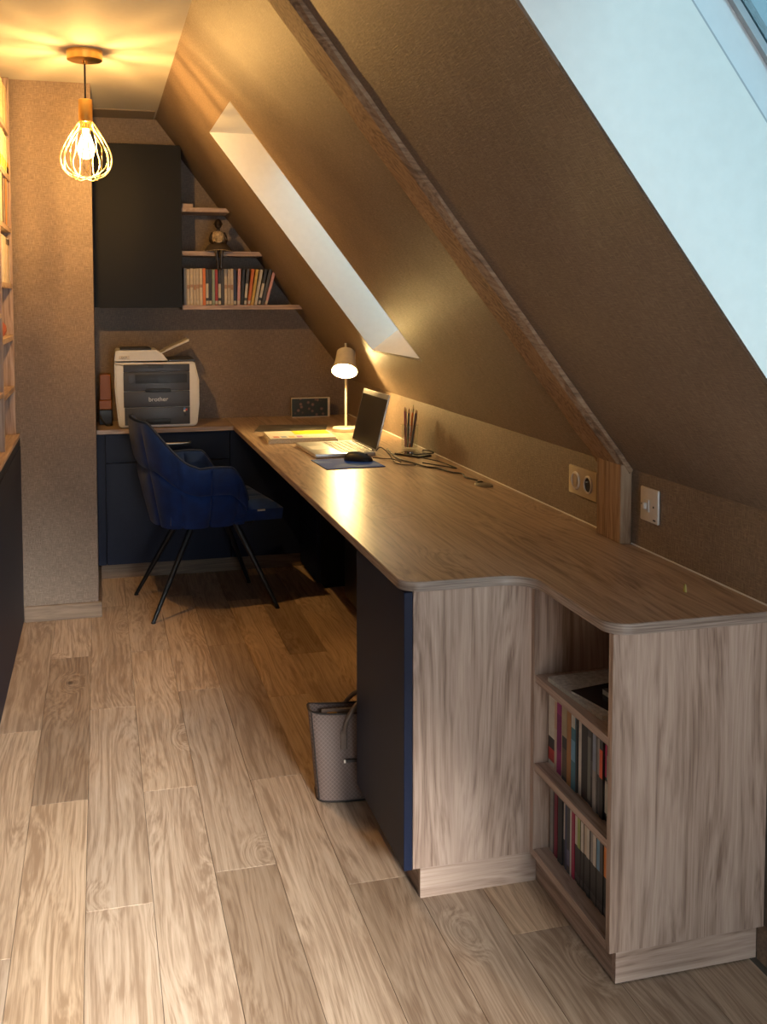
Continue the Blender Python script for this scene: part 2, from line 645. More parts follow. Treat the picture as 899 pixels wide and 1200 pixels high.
NOUT = Vector((SA, 0, CA))
for n, (y0, y1) in enumerate(WIN):
    base = Vector(slope(S0, (y0 + y1) / 2))
    r = bpy.data.objects.new('window_%d' % (n + 1), None)
    r.location = base
    r.empty_display_size = .05
    C.objects.link(r)
    struct(r)
    t = 0.012
    for yy, sg in ((y0, -1), (y1, 1)):
        bm = bmesh.new()
        slab(bm, [slope(S0, yy), slope(S1, yy), slope(S1T, yy, DR), slope(S0, yy, DR)], Vector((0, sg * t, 0)))
        obj('reveal_panel', bm, WHITE_PAINT, r)
    bm = bmesh.new()
    slab(bm, [slope(S0, y0 - t), slope(S0, y1 + t), slope(S0, y1 + t, DR), slope(S0, y0 - t, DR)], Vector((CA, 0, -SA)) * t)
    obj('reveal_panel', bm, WHITE_PAINT, r)
    bm = bmesh.new()
    slab(bm, [slope(S1, y0 - t), slope(S1, y1 + t), slope(S1T, y1 + t, DR), slope(S1T, y0 - t, DR)], Vector((0, 0, t)))
    obj('reveal_panel', bm, WHITE_PAINT, r)
    # shadow gap, lining, sash and pane
    bm = bmesh.new()
    g = 0.006
    e = 0.05
    d0, d1 = DR + 0.004, DR + 0.060
    sbox(bm, S0 - e, S0 - g, y0 - e, y1 + e, d0, d1)
    sbox(bm, S1T + g, S1T + e, y0 - e, y1 + e, d0, d1)
    sbox(bm, S0 - g, S1T + g, y0 - e, y0 - g, d0, d1)
    sbox(bm, S0 - g, S1T + g, y1 + g, y1 + e, d0, d1)
    obj('frame_lining', bm, FRAMEP, r)
    bm = bmesh.new()
    sbox(bm, S0 - e, S0 - .001, y0 - e, y1 + e, DR, d0)
    sbox(bm, S1T + .001, S1T + e, y0 - e, y1 + e, DR, d0)
    sbox(bm, S0, S1T, y0 - e, y0 - .001, DR, d0)
    sbox(bm, S0, S1T, y1 + .001, y1 + e, DR, d0)
    obj('gasket', bm, FRAMEG, r)
    bm = bmesh.new()
    a0, a1 = d1, d1 + 0.028
    w_ = 0.006
    sbox(bm, S0 - e, S0 + w_, y0 - e, y1 + e, a0, a1)
    sbox(bm, S1T - w_, S1T + e, y0 - e, y1 + e, a0, a1)
    sbox(bm, S0 + w_, S1T - w_, y0 - e, y0 + w_, a0, a1)
    sbox(bm, S0 + w_, S1T - w_, y1 - w_, y1 + e, a0, a1)
    obj('sash', bm, FRAMEG, r)
    bm = bmesh.new()
    sbox(bm, S0 + w_, S1T - w_, y0 + w_, y1 - w_, a0 + .012, a0 + .016)
    obj('pane', bm, DIMPANE, r)
    # portal so the daylight through this opening is sampled well
    ld = bpy.data.lights.new('daylight_portal', 'AREA')
    ld.shape = 'RECTANGLE'
    ld.size = S1T - S0
    ld.size_y = y1 - y0
    ld.cycles.is_portal = True
    lo = bpy.data.objects.new('daylight_portal', ld)
    C.objects.link(lo)
    lo.location = slope((S0 + S1T) / 2, (y0 + y1) / 2, a1 + .01)
    zax = NOUT
    xax = Vector((-CA, 0, SA))
    yax = zax.cross(xax)
    lo.matrix_world = Matrix.Translation(lo.location) @ Matrix((xax, yax, zax)).transposed().to_4x4()

# glazed door added to the unseen rear wall for more daylight: frame follows the slope at the top
for a_, b_ in ((GX0, GX0 + .05), ((GX0 + GX1) / 2 - .03, (GX0 + GX1) / 2 + .03), (GX1 - .05, GX1)):
    zt_ = min(GZ1, slope_z(b_) - .02)
    obj('stile', newbox(a_, b_, YR - .06, YR - .01, 0, zt_), FRAMEP, gd)
obj('rail', newbox(GX0 + .05, GX1 - .05, YR - .06, YR - .01, 0, .10), FRAMEP, gd)
ga = bmesh.new()
prism_y(ga, [(GX0 + .05, .10), (GX1 - .05, .10), (GX1 - .05, slope_z(GX1 - .05) - .01), (GXT, GZ1 - .01), (GX0 + .05, GZ1 - .01)], YR - .038, YR - .034)
obj('pane', ga, PANE, gd)
ld = bpy.data.lights.new('daylight_portal', 'AREA')
ld.shape = 'RECTANGLE'
ld.size = GX1 - GX0
ld.size_y = GZ1
ld.cycles.is_portal = True
lo = bpy.data.objects.new('daylight_portal', ld)
C.objects.link(lo)
lo.location = ((GX0 + GX1) / 2, YR - .09, GZ1 / 2)
lo.rotation_euler = (math.pi / 2, 0, 0)

# old rafter and the stub post it stands on
bm = bmesh.new()
random.seed(3)
NB = 26
rows = []
for i in range(NB + 1):
    s = -0.005 + i / NB * (SL + .0)
    j = lambda a: (random.random() - .5) * a
    rows.append([slope(s, 2.60 + j(.004), -.001), slope(s, 2.592 + j(.005), -.016 + j(.003)),
                 slope(s, 2.445 + j(.006), -.020 + j(.003)), slope(s, 2.425 + j(.010), -.010 + j(.006)), slope(s, 2.421 + j(.004), .002)])
vv = [[bm.verts.new(p) for p in r_] for r_ in rows]
for i in range(NB):
    for k in range(4):
        bm.faces.new((vv[i][k], vv[i][k + 1], vv[i + 1][k + 1], vv[i + 1][k]))
for rr in (vv[0], vv[-1]):
    bm.faces.new(rr)
for i in range(NB):
    bm.faces.new((vv[i][4], vv[i][0], vv[i + 1][0], vv[i + 1][4]))
bmesh.ops.recalc_face_normals(bm, faces=bm.faces)
beam_root = thing('roof_beam', 'exposed timber rafter running up the papered slope above the stub post', 'beam', slope(0, 2.51))
o = obj('rafter', bm, BEAM['X'], beam_root)
o.rotation_mode = 'XYZ'
bm = newbox(1.296, XW, 2.424, 2.513, .7501, .957, bevel=.002)
obj('post', bm, BEAM['Z'], beam_root)
bm = newbox(1.298, XW, 2.5145, 2.562, .7501, .966, bevel=.002)
obj('post', bm, BEAM['Z'], beam_root)

# baseboards
struct(obj('baseboard_alcove', newbox(-0.3285, -0.0061, 4.656, 4.6704, 0, .068, bevel=.002), BASEB))
struct(obj('baseboard_alcove_side', newbox(-0.0201, -0.0061, 4.6704, 5.25, 0, .068, bevel=.002), BASEB))
struct(obj('baseboard_right', newbox(XW - .016, XW, YR, 1.838, 0, .075, bevel=.003), BASEB))

# ================================================================== WORKTOP AND FIXED FURNITURE
ZT, ZU = 0.75, 0.7275
XD, XN = 0.676, 0.9648         # deep cabinet front panel line, narrow cabinet front
Y0, Y1, Y2 = 1.8254, 2.2267, 2.6794
ZP = 0.0763
wt = thing('desk_worktop', 'long L-shaped oak-look worktop with rounded corners', 'worktop', (1.0, 3.5, ZU))
bm = bmesh.new()
prism(bm, fillet([(XW, Y0 - .014, 0), (XW, YB, 0), (.646, YB, 0), (.646, Y1 - .016, .05), (XN - .012, Y1 - .016, .075), (XN - .012, Y0 - .014, .05)]), ZU, ZT)
es = [e for e in bm.edges if abs(e.verts[0].co.z - e.verts[1].co.z) < 1e-6]
bmesh.ops.bevel(bm, geom=es, offset=.0015, segments=2, affect='EDGES')
o = obj('main_run', bm, TOP['Y'], wt, smooth=True)
o.data.materials.append(EDGEM)
for p_ in o.data.polygons:
    if abs(p_.normal.z) < .3:
        p_.material_index = 1
struct(obj('trim_2', newbox(XW - .004, XW - .0002, Y0 - .012, 2.42, ZT + .0001, ZT + .0035, bevel=.001), WHITE_PAINT))
struct(obj('trim_3', newbox(XW - .004, XW - .0002, 2.565, YB - .002, ZT + .0001, ZT + .0035, bevel=.001), WHITE_PAINT))
obj('return_run', newbox(-0.0199, .6455, 5.244, YB, ZU, ZT, bevel=.0015), TOP['X'], wt)

# deep cabinet at the step
cb = thing('desk_cabinet', 'desk cabinet with navy door and wide oak end panel beside the open shelves', 'cabinet', (.98, 2.45, 0))
obj('end_panel', newbox(XD, XW - .002, Y1, Y1 + .018, ZP, ZU, bevel=.0008), WOOD['Z'], cb)
obj('door', newbox(XD - .021, XD - .001, Y1 + .001, Y2 + .001, ZP - .002, ZU - .004, bevel=.001), NAVY, cb)
obj('side_panel', newbox(XD, XW - .002, Y2 - .018, Y2, ZP, ZU), NAVY, cb)
obj('bottom_panel', newbox(XD, XW - .002, Y1 + .0185, Y2 - .0185, ZP, ZP + .018), NAVY, cb)
obj('back_panel', newbox(XW - .012, XW - .002, Y1 + .0185, Y2 - .0185, ZP + .0185, ZU), NAVY, cb)
obj('plinth', newbox(XD + .021, XN + .021, Y1 + .010, Y1 + .026, 0, ZP - .0005), WOOD['X'], cb)
obj('plinth', newbox(XD + .021, XD + .037, Y1 + .0265, Y2, 0, ZP - .0005), WOOD['Y'], cb)

# narrow open shelf unit at the end of the desk
bs = thing('shelf_unit', 'low open oak shelf unit under the near end of the worktop', 'bookcase', (1.14, 2.02, 0))
T = .018
obj('side_panel', newbox(XN, XW - .008, Y0, Y0 + T, ZP, ZU, bevel=.0008), WOOD['Z'], bs)
obj('side_panel', newbox(XN, XW - .008, Y1 - T - .0005, Y1 - .0005, ZP, ZU, bevel=.0008), WOOD['Z'], bs)
SH = [ZP, .283, .494]
for z in SH:
    obj('bottom_panel' if z == ZP else 'shelf', newbox(XN + (0 if z == ZP else .002), XW - .02, Y0 + T + .0005, Y1 - T - .001, z, z + T, bevel=.0006), WOOD['Y'], bs)
obj('back_panel', newbox(XW - .019, XW - .009, Y0 + T + .0005, Y1 - T - .001, ZP + T, ZU), WOOD['Z'], bs)
obj('plinth', newbox(XN + .021, XN + .037, Y0 + .028, Y1 + .0095, .004, ZP - .0005), WOOD['Y'], bs)
obj('plinth', newbox(XN + .021, XW - .017, Y0 + .012, Y0 + .0275, .004, ZP - .0005), WOOD['X'], bs)
obj('foot', newbox(XN + .024, XN + .05, Y0 + .016, Y0 + .04, 0, .004), BLACK, bs)

# navy base units under the back run
bc = thing('base_cabinet', 'navy drawer cabinet under the short worktop below the printer', 'cabinet', (.5, 5.4, 0))
obj('body', newbox(-.0199, 1.0, 5.284, YB - .002, ZP, ZU - .001), NAVY_UP, bc)
obj('filler_panel', newbox(-.0199, .019, 5.264, 5.2835, ZP, ZU - .003, bevel=.001), NAVY, bc)
d = obj('drawer_front', newbox(.022, .628, 5.264, 5.2835, .583, ZU - .003, bevel=.001), NAVY, bc)
bm = bmesh.new()
hp = smooth_path([(.275, 5.264, .672), (.279, 5.246, .672), (.30, 5.240, .672), (.352, 5.238, .672), (.405, 5.240, .672), (.426, 5.246, .672), (.43, 5.264, .672)], 4)
tube(bm, hp, .0065, 10)
obj('handle', bm, STEEL, d, smooth=True, local=True).location = -bc.location
obj('drawer_front', newbox(.022, .628, 5.264, 5.2835, ZP, .580, bevel=.001), NAVY, bc)
obj('side_door', newbox(.631, 1.0, 5.264, 5.2835, ZP, ZU - .003, bevel=.001), NAVY, bc)
obj('plinth', newbox(-.0055, 1.0, 5.30, 5.316, 0, ZP - .0005), BASEB, bc)  # same wood as the other plinths, darkened to carry the shade here

pd = thing('drawer_pedestal', 'navy pedestal cabinet in the dark corner under the desk', 'cabinet', (1.16, 5.0, 0))
obj('body', newbox(1.005, XW - .004, 4.83, 5.26, .03, ZU - .002), NAVY_UP, pd)
for z0, z1 in ((.034, .26), (.264, .49), (.494, ZU - .006)):
    dr = obj('drawer_front', newbox(.986, 1.0045, 4.832, 5.258, z0, z1, bevel=.001), NAVY, pd)
obj('plinth', newbox(1.03, XW - .004, 4.86, 5.25, 0, .0295), NAVY_UP, pd)

pc = thing('computer_tower', 'black computer tower standing under the desk beyond the navy door', 'computer', (1.19, 4.43, 0))
obj('case', newbox(1.09, 1.29, 4.22, 4.64, .012, .44, bevel=.006, seg=2), BLACK, pc)
obj('front_bezel', newbox(1.076, 1.0895, 4.224, 4.636, .02, .432, bevel=.004), BLACKM, pc)
for x in (1.11, 1.27):
    for y in (4.25, 4.61):
        obj('foot', newbox(x - .012, x + .012, y - .012, y + .012, 0, .0115), BLACK, pc)

# upper cabinet and the three shelves that die into the slope
uc = thing('wall_cabinet', 'tall matt charcoal wall cabinet above the printer', 'cabinet', (.19, 5.5, 1.345))
poly = [(-.0195, 1.345), (.409, 1.345), (.409, 2.138), (.402, 2.150), (-.0195, 2.150)]
bm = bmesh.new()
prism_y(bm, poly, 5.379, YB - .001)
obj('body', bm, NAVY_UP, uc)
bm = bmesh.new()
prism_y(bm, [(.006, 1.343), (.409, 1.343), (.409, 2.138), (.401, 2.152), (.006, 2.152)], 5.36, 5.3785)
obj('door', bm, NAVY_UP, uc)
obj('filler_panel', newbox(-.0195, .004, 5.364, 5.3785, 1.345, 2.15), NAVY_UP, uc)
bm = bmesh.new()
prism_y(bm, [(-.0195, 2.1525), (XW - (2.1525 - ZK) / SA * CA - .001, 2.1525), (XW - (ZC - .007 - ZK) / SA * CA - .001, ZC - .007), (-.0195, ZC - .007)], 5.47, YB - .001)
bmesh.ops.recalc_face_normals(bm, faces=bm.faces)
bm.normal_update()
obj('top_filler', bm, PAPER, uc, uv=uv_box)
SHELF_Z = [1.346, 1.619, 1.839]
names_sh = ['lowest and longest oak wall shelf holding the row of cases',
            'middle oak wall shelf carrying the seated figurine',
            'short topmost oak wall shelf under the slope']
for z, lb in zip(SHELF_Z, names_sh):
    z0, z1 = z - .012, z + .010
    bm = bmesh.new()
    e0 = XW - (z0 - ZK) / SA * CA - .002
    e1 = XW - (z1 - ZK) / SA * CA - .002
    prism_y(bm, [(.4105, z0), (e0, z0), (e1, z1), (.4105, z1)], 5.385, YB - .001)
    tag(obj('wall_shelf', bm, WOOD['X']), lb, 'shelf')
tag(obj('wood_block', newbox(.415, .47, 5.40, 5.50, SHELF_Z[2] + .010, SHELF_Z[2] + .030, bevel=.001), WOOD['X']), 'small flat dark box lying on the topmost wall shelf', 'box')

# left hand run: low navy cabinets and oak bookcase above
lc = thing('low_cabinet', 'long low navy cabinet along the left wall under the bookcase', 'cabinet', (-.5, 3.0, 0))
obj('body', newbox(XL, -.349, 1.0, 4.655, .0, .795), NAVY, lc)
for y0, y1 in ((1.0, 2.21), (2.214, 3.43), (3.434, 4.655)):
    obj('door', newbox(-.3485, -.3285, y0, y1, .012, .765, bevel=.0015), NAVY, lc)
    obj('top_rail', newbox(-.3485, -.3300, y0, y1, .769, .8, bevel=.0015), NAVY, lc)
obj('top_panel', newbox(XL, -.3300, 1.0, 4.655, .8005, .816, bevel=.001), WOOD['Y'], lc)

BKX = -.345
bk = thing('bookcase', 'tall oak bookcase on the left wall above the low navy cabinet', 'bookcase', (-.5, 3.9, .816))
DIV = [4.653, 4.125, 3.35, 2.60]
for y in DIV:
    obj('side_panel', newbox(XL + .001, BKX, y - .018, y, .8165, ZC - .001, bevel=.0008), WOOD['Z'], bk)
FARZ = [1.02, 1.234, 1.45, 1.68, 1.89, 2.08]
NEARZ = [1.04, 1.334, 1.60, 1.86, 2.10]
for b0, b1, zs in ((DIV[1], DIV[0], FARZ), (DIV[2], DIV[1], NEARZ), (DIV[3], DIV[2], NEARZ)):
    for z in zs:
        obj('shelf', newbox(XL + .001, BKX - .002, b0 + .0005, b1 - .0185, z - .02, z, bevel=.0006), WOOD['Y'], bk)
obj('back_panel', newbox(XL + .0005, XL + .006, DIV[3], DIV[0], .8165, ZC - .001), WOOD['Z'], bk)

# ================================================================== PENDANT
PX, PY = -.035, 4.075
pn = thing('pendant_lamp', 'brass pendant lamp with teardrop wire cage and lit bulb', 'lamp', (PX, PY, ZC))
bm = bmesh.new()
lathe(bm, [(.002, -.036), (.060, -.036), (.064, -.033), (.065, -.002), (.065, 0)], 40)
obj('canopy', bm, BRASS, pn, True, True)
bm = bmesh.new()
lathe(bm, [(.0085, -.048), (.0085, -.0362)], 16)
obj('cable_grip', bm, BRASS, pn, True, True)
bm = bmesh.new()
tube(bm, [(0, 0, -.048), (0, 0, -.18)], .0035, 10)
obj('cable', bm, BLACK, pn, True, True)
bm = bmesh.new()
lathe(bm, [(.004, -.176), (.024, -.177), (.0255, -.180), (.0255, -.258), (.021, -.262), (.021, -.285), (.013, -.286)], 32)
obj('socket', bm, BRASS, pn, True, True)
prof = [(.026, 0), (.034, -.012), (.060, -.055), (.084, -.10), (.094, -.135), (.088, -.170), (.066, -.196), (.034, -.209), (.0, -.213)]
for k in range(8):
    a = math.pi * k / 8 + .2
    off = .040 * (1 if k % 2 else -1)
    pts = []
    for r_, z in prof:
        pts.append((r_, z))
    loop = [(r_, z) for r_, z in prof] + [(-r_, z) for r_, z in prof[-2::-1]]
    P3 = []
    for r_, z in loop:
        t = min(1, -z / .10)
        o_ = off * t
        rr = math.copysign(math.sqrt(max(r_ * r_ - min(o_ * o_, r_ * r_ * .8), 1e-6)), r_)
        P3.append((rr * math.cos(a) - o_ * math.sin(a), rr * math.sin(a) + o_ * math.cos(a), z - .258))
    bm = bmesh.new()
    tube(bm, smooth_path(P3, 4), .0019, 6)
    obj('cage_wire', bm, BRASSW, pn, True, True)
bm = bmesh.new()
ring = [(.026 * math.cos(t * math.pi / 12), .026 * math.sin(t * math.pi / 12), -.259) for t in range(24)]
tube(bm, ring, .003, 8, closed=True)
obj('cage_collar', bm, BRASS, pn, True, True)
BULB = glow_glass('lit_bulb_amber', (1.0, 0.72, 0.30), 26.0, .72)
bm = bmesh.new()
lathe(bm, [(.0135, -.286), (.014, -.30), (.022, -.322), (.030, -.345), (.032, -.362), (.027, -.382), (.014, -.394), (.002, -.396)], 28)
obj('bulb', bm, BULB, pn, True, True)
PEND_W = 52.0
ld = bpy.data.lights.new('pendant_light', 'POINT')
ld.energy = PEND_W
ld.color = (1.0, 0.54, 0.155)
ld.shadow_soft_size = .010
lo = bpy.data.objects.new('pendant_light', ld)
C.objects.link(lo)
lo.location = (PX, PY, ZC - .352)

# ================================================================== DESK LAMP
LX, LY = 1.145, 4.90
dl = thing('desk_lamp', 'cream metal desk lamp with tilted lit shade on the worktop', 'lamp', (LX, LY, ZT))
bm = bmesh.new()
lathe(bm, [(.002, 0), (.062, 0), (.066, .003), (.066, .015), (.062, .019), (.002, .020)], 40)
obj('base', bm, LAMPW, dl, True, True)
bm = bmesh.new()
tube(bm, [(0, 0, .019), (0, 0, .425)], .0055, 12)
obj('pole', bm, LAMPW, dl, True, True)
tau = math.radians(36)
ax = Vector((-.22, -math.sin(tau), -math.cos(tau))).normalized()
top_c = Vector((-.004, -.032, .385))
q = Vector((0, 0, -1)).rotation_difference(ax).to_matrix().to_4x4()
M = Matrix.Translation(top_c) @ q
bm = bmesh.new()
lathe(bm, [(.004, 0), (.040, -.001), (.0455, -.006), (.048, -.045), (.0525, -.078), (.062, -.112), (.0605, -.112), (.051, -.078), (.0465, -.045), (.044, -.008), (.004, -.004)], 40, M, cap=False)
obj('shade', bm, LAMPW, dl, True, True)
bm = bmesh.new()
lathe(bm, [(.012, .012), (.012, -.001)], 16, M)
sk = top_c - ax * .006
tube(bm, [sk, (0, 0, .395)], .006, 10)
obj('swivel_joint', bm, LAMPW, dl, True, True)
BULB2 = glow_glass('lit_bulb_warm', (1.0, 0.84, 0.50), 30.0, .55)
bm = bmesh.new()
lathe(bm, [(.012, -.012), (.013, -.035), (.024, -.055), (.032, -.078), (.030, -.098), (.018, -.112), (.002, -.117)], 24, M)
obj('bulb', bm, BULB2, dl, True, True)
LAMP_W = 34.0
ld = bpy.data.lights.new('desk_lamp_light', 'POINT')
ld.energy = LAMP_W
ld.color = (1.0, 0.66, 0.24)
ld.shadow_soft_size = .02
lo = bpy.data.objects.new('desk_lamp_light', ld)
C.objects.link(lo)
lo.location = dl.location + top_c + ax * .088

# ================================================================== PRINTER
PRX0, PRX1, PRY = .070, .480, 5.262
pr = thing('printer', 'white and charcoal multifunction laser printer on the short worktop', 'printer', ((PRX0 + PRX1) / 2, PRY + .16, ZT))
W = (PRX1 - PRX0)
def P(x): return PRX0 + x
def front_poly(pts): return [(PRX0 + x, ZT + z) for x, z in pts]
# white shell: front outline with rounded shoulders
out = fillet([(.018, .004, .022), (W - .012, .004, .026), (W - .001, .11, .0), (W - .001, .235, .03), (W - .022, .325, .012), (0, .325, .004), (0, .20, .0)])
bm = bmesh.new()
prism_y(bm, [(PRX0 + x, ZT + z) for x, z in out], PRY, PRY + .325)
es = [e for e in bm.edges if abs(e.verts[0].co.y - PRY) < 1e-6 and abs(e.verts[1].co.y - PRY) < 1e-6]
bmesh.ops.bevel(bm, geom=es, offset=.008, segments=3, affect='EDGES')
obj('shell', bm, WPLAS, pr, True)
# scanner head with sloped right side
bm = bmesh.new()
prism_y(bm, [(PRX0 + x, ZT + z) for x, z in fillet([(.0, .327, .002), (.262, .327, .002), (.232, .366, .012), (.205, .385, .01), (.006, .385, .014)])], PRY + .004, PRY + .31)
es = [e for e in bm.edges if abs(e.verts[0].co.y - PRY - .004) < 1e-6 and abs(e.verts[1].co.y - PRY - .004) < 1e-6]
bmesh.ops.bevel(bm, geom=es, offset=.006, segments=3, affect='EDGES')
obj('document_feeder', bm, WPLAS, pr, True)
obj('feeder_lid', newbox(P(.03), P(.18), PRY + .03, PRY + .27, ZT + .3855, ZT + .394, bevel=.003), GPLAS, pr)
obj('scanner_lid', newbox(P(.262), P(.392), PRY + .02, PRY + .30, ZT + .3255, ZT + .338, bevel=.003), GPLAS, pr)
bm = bmesh.new()
box(bm, -.004, .145, -.10, .10, 0, .006, bevel=.0015)
bmesh.ops.transform(bm, matrix=Matrix.Translation((P(.235), PRY + .16, ZT + .367)) @ Matrix.Rotation(-math.radians(24), 4, 'Y'), verts=bm.verts)
obj('input_tray', bm, WPLAS, pr)
bm = bmesh.new()
box(bm, .02, .150, -.09, .09, .0065, .0105, bevel=.001)
bmesh.ops.transform(bm, matrix=Matrix.Translation((P(.235), PRY + .16, ZT + .367)) @ Matrix.Rotation(-math.radians(24), 4, 'Y'), verts=bm.verts)
obj('paper_support', bm, PLATEW, pr)
# charcoal front in bands
yf = PRY - .004
def fr(name, x0, x1, z0, z1, mat, y0=None, y1=None, bev=.003, parent=None):
    o_ = obj(name, newbox(P(x0), P(x1), y0 if y0 else yf, y1 if y1 else PRY + .002, ZT + z0, ZT + z1, bevel=bev, seg=2), mat, parent or pr, True)
    return o_
fr('control_strip', .042, .362, .278, .316, GPLAS)
fr('slot_frame', .042, .362, .184, .2775, GPLAS2)
fr('output_slot', .098, .350, .222, .268, BLACK, yf - .001, yf + .002, .001)
fr('slot_cover', .060, .097, .222, .268, GPLAS2, yf - .002, yf + .001, .001)
fr('upper_drawer', .042, .362, .104, .1825, GPLAS2)
fr('lower_drawer', .046, .362, .016, .1025, GPLAS2)
fr('handle_recess', .145, .270, .178, .196, BLACK, yf - .0012, yf + .002, .004)
fr('handle_recess', .145, .268, .022, .046, BLACK, yf - .0012, yf + .002, .006)
fr('display_notch', .158, .236, .297, .312, BLACK, yf - .0012, yf + .002, .003)
fr('lid_lip', .138, .250, .3165, .326, PLATEW, yf - .003, yf + .004, .002)
fr('model_badge', .022, .072, .343, .358, PLATEW, PRY + .0005, PRY + .005, .003)
FX = Matrix.Rotation(math.pi / 2, 4, 'X')
TXT = colour((.75, .75, .76))
def letter(text, x, z, size, mat, y):
    M = Matrix.Translation(Vector((P(x), y, ZT + z)) - pr.location) @ FX
    return lettering('lettering', text, size, mat, pr, M)
letter('brother', .208, .142, .030, TXT, yf - .0006)
letter('DCP', .047, .3505, .0135, BLACK, PRY - .0002)
for k, c in enumerate(((.75, .12, .1), (.1, .3, .75), (.8, .8, .8))):
    a = k * 2.1
    fr('colour_emblem', .338 + .006 * math.cos(a) - .005, .338 + .006 * math.cos(a) + .005, .088 + .006 * math.sin(a) - .005, .088 + .006 * math.sin(a) + .005, colour(c), yf - .0008, yf + .001, .002)
fr('power_button', .331, .345, .058, .072, GPLAS, yf - .001, yf + .001, .003)

# amber box and cable beside the printer
ab = thing('lacquered_box', 'amber brown lacquered box squeezed between the papered wall and printer', 'box', (.025, 5.53, ZT))
obj('stand', newbox(-.006, .058, 5.47, 5.60, ZT, ZT + .075, bevel=.003), BLACK, ab)
AMB = plain('amber_lacquer', (.27, .085, .006), .35, spec=.25)
obj('drawer', newbox(-.006, .058, 5.47, 5.60, ZT + .0755, ZT + .125, bevel=.004), AMB, ab)
obj('lid', newbox(-.001, .055, 5.478, 5.60, ZT + .1255, ZT + .255, bevel=.003), AMB, ab)
bm = bmesh.new()
tube(bm, smooth_path([(.0, 5.44, ZT + .05), (.014, 5.42, ZT + .02), (.030, 5.40, ZT + .0045), (.05, 5.40, ZT + .0045), (.058, 5.43, ZT + .0045)], 5), .004, 8)
tag(obj('power_cord', bm, BLACK, smooth=True), 'short black cord curling down beside the printer', 'cord')

# ================================================================== CHAIR
ch = thing('desk_chair', 'blue velvet bucket armchair with slanted black legs at the desk', 'chair', (.455, 4.775, 0), math.radians(8))


def shell_point(u, v, inner):
    """u in [-1,1] round the bucket from one arm front to the other, v bottom to top"""
    a = abs(u)
    sg = 1 if u >= 0 else -1
    # plan outline (top rim): straight arm, round corner, back
    if a > .45:
        t = (a - .45) / .55
        px, py = -.12 + t * .26, .285
        d = Vector((0, 1))
    else:
        ang = a / .45 * math.pi / 2
        ex = 2.6
        cx_, cy_ = abs(math.cos(ang)) ** (2 / ex), abs(math.sin(ang)) ** (2 / ex)
        px, py = -.12 - .20 * cx_, .285 * cy_
    # height of rim
    if a < .16:
        h = .855
    elif a < .50:
        t = (a - .16) / .34
        h = .855 - (.855 - .655) * (t * t * (3 - 2 * t)) ** .8
    elif a < .80:
        h = .655 + .004 * math.sin((a - .5) / .3 * math.pi)
    else:
        t = (a - .80) / .20
        h = .655 - .155 * t ** 1.6
    zb = .395
    z = zb + (h - zb) * v
    # flare: narrow at the bottom
    fb = 1 - .34 * (1 - min(1, (z - zb) / .27)) ** 1.7
    fx = 1 - .30 * (1 - min(1, (z - zb) / .46)) ** 1.15
    x = px * fx if px < 0 else px * (.75 + .25 * fb)
    y = py * fb
    p = Vector((x, sg * y, z))
    return p


def build_shell():
    bm = bmesh.new()
    NU, NV = 168, 40
    grid = []
    for i in range(NU + 1):
        u = -1 + 2 * i / NU
        grid.append([shell_point(u, j / NV, 0) for j in range(NV + 1)])
    # normals
    def nrm(i, j):
        a = grid[min(i + 1, NU)][j] - grid[max(i - 1, 0)][j]
        b_ = grid[i][min(j + 1, NV)] - grid[i][max(j - 1, 0)]
        n = a.cross(b_)
        return n.normalized() if n.length > 1e-9 else Vector((0, 0, 1))
    seams_u = [-.90, -.62, -.36, -.12, .12, .36, .62, .90]
    outer, inner = [], []
    for i in range(NU + 1):
        u = -1 + 2 * i / NU
        ro, ri = [], []
        for j in range(NV + 1):
            v = j / NV
            p = grid[i][j]
            n = nrm(i, j)
            cen = Vector((0, 0, p.z))
            if n.dot(p - cen) < 0:
                n = -n
            du = min(abs(u - s) for s in seams_u) * .55
            dv = min(abs(v - .55), 1) * .26
            groove = max(math.exp(-du / .012), math.exp(-dv / .012))
            edge = min(1, (1 - v) * 5) ** .5 * min(1, (1 - abs(u)) * 8 + .15) ** .5
            th = .006 + .013 * edge
            ro.append(bm.verts.new(p + n * (th - .014 * groove * edge)))
            ri.append(bm.verts.new(p - n * (th * 1.6 - .014 * groove * edge)))
        outer.append(ro)
        inner.append(ri)
    for i in range(NU):
        for j in range(NV):
            bm.faces.new((outer[i][j], outer[i + 1][j], outer[i + 1][j + 1], outer[i][j + 1]))
            bm.faces.new((inner[i][j], inner[i][j + 1], inner[i + 1][j + 1], inner[i + 1][j]))
        bm.faces.new((outer[i][NV], outer[i + 1][NV], inner[i + 1][NV], inner[i][NV]))
        bm.faces.new((outer[i][0], inner[i][0], inner[i + 1][0], outer[i + 1][0]))
    for i in (0, NU):
        for j in range(NV):
            bm.faces.new((outer[i][j], outer[i][j + 1], inner[i][j + 1], inner[i][j]))
    bmesh.ops.recalc_face_normals(bm, faces=bm.faces)
    rim = [shell_point(-1 + 2 * i / NU, 1, 0) + Vector((0, 0, .004)) for i in range(NU + 1)]
    return bm, rim


bm, rim = build_shell()
o = obj('backrest_and_arms', bm, VELVET, ch, True, True)
bm = bmesh.new()
tube(bm, rim, .0055, 8)
obj('piping', bm, VELVETP, o, True, True)
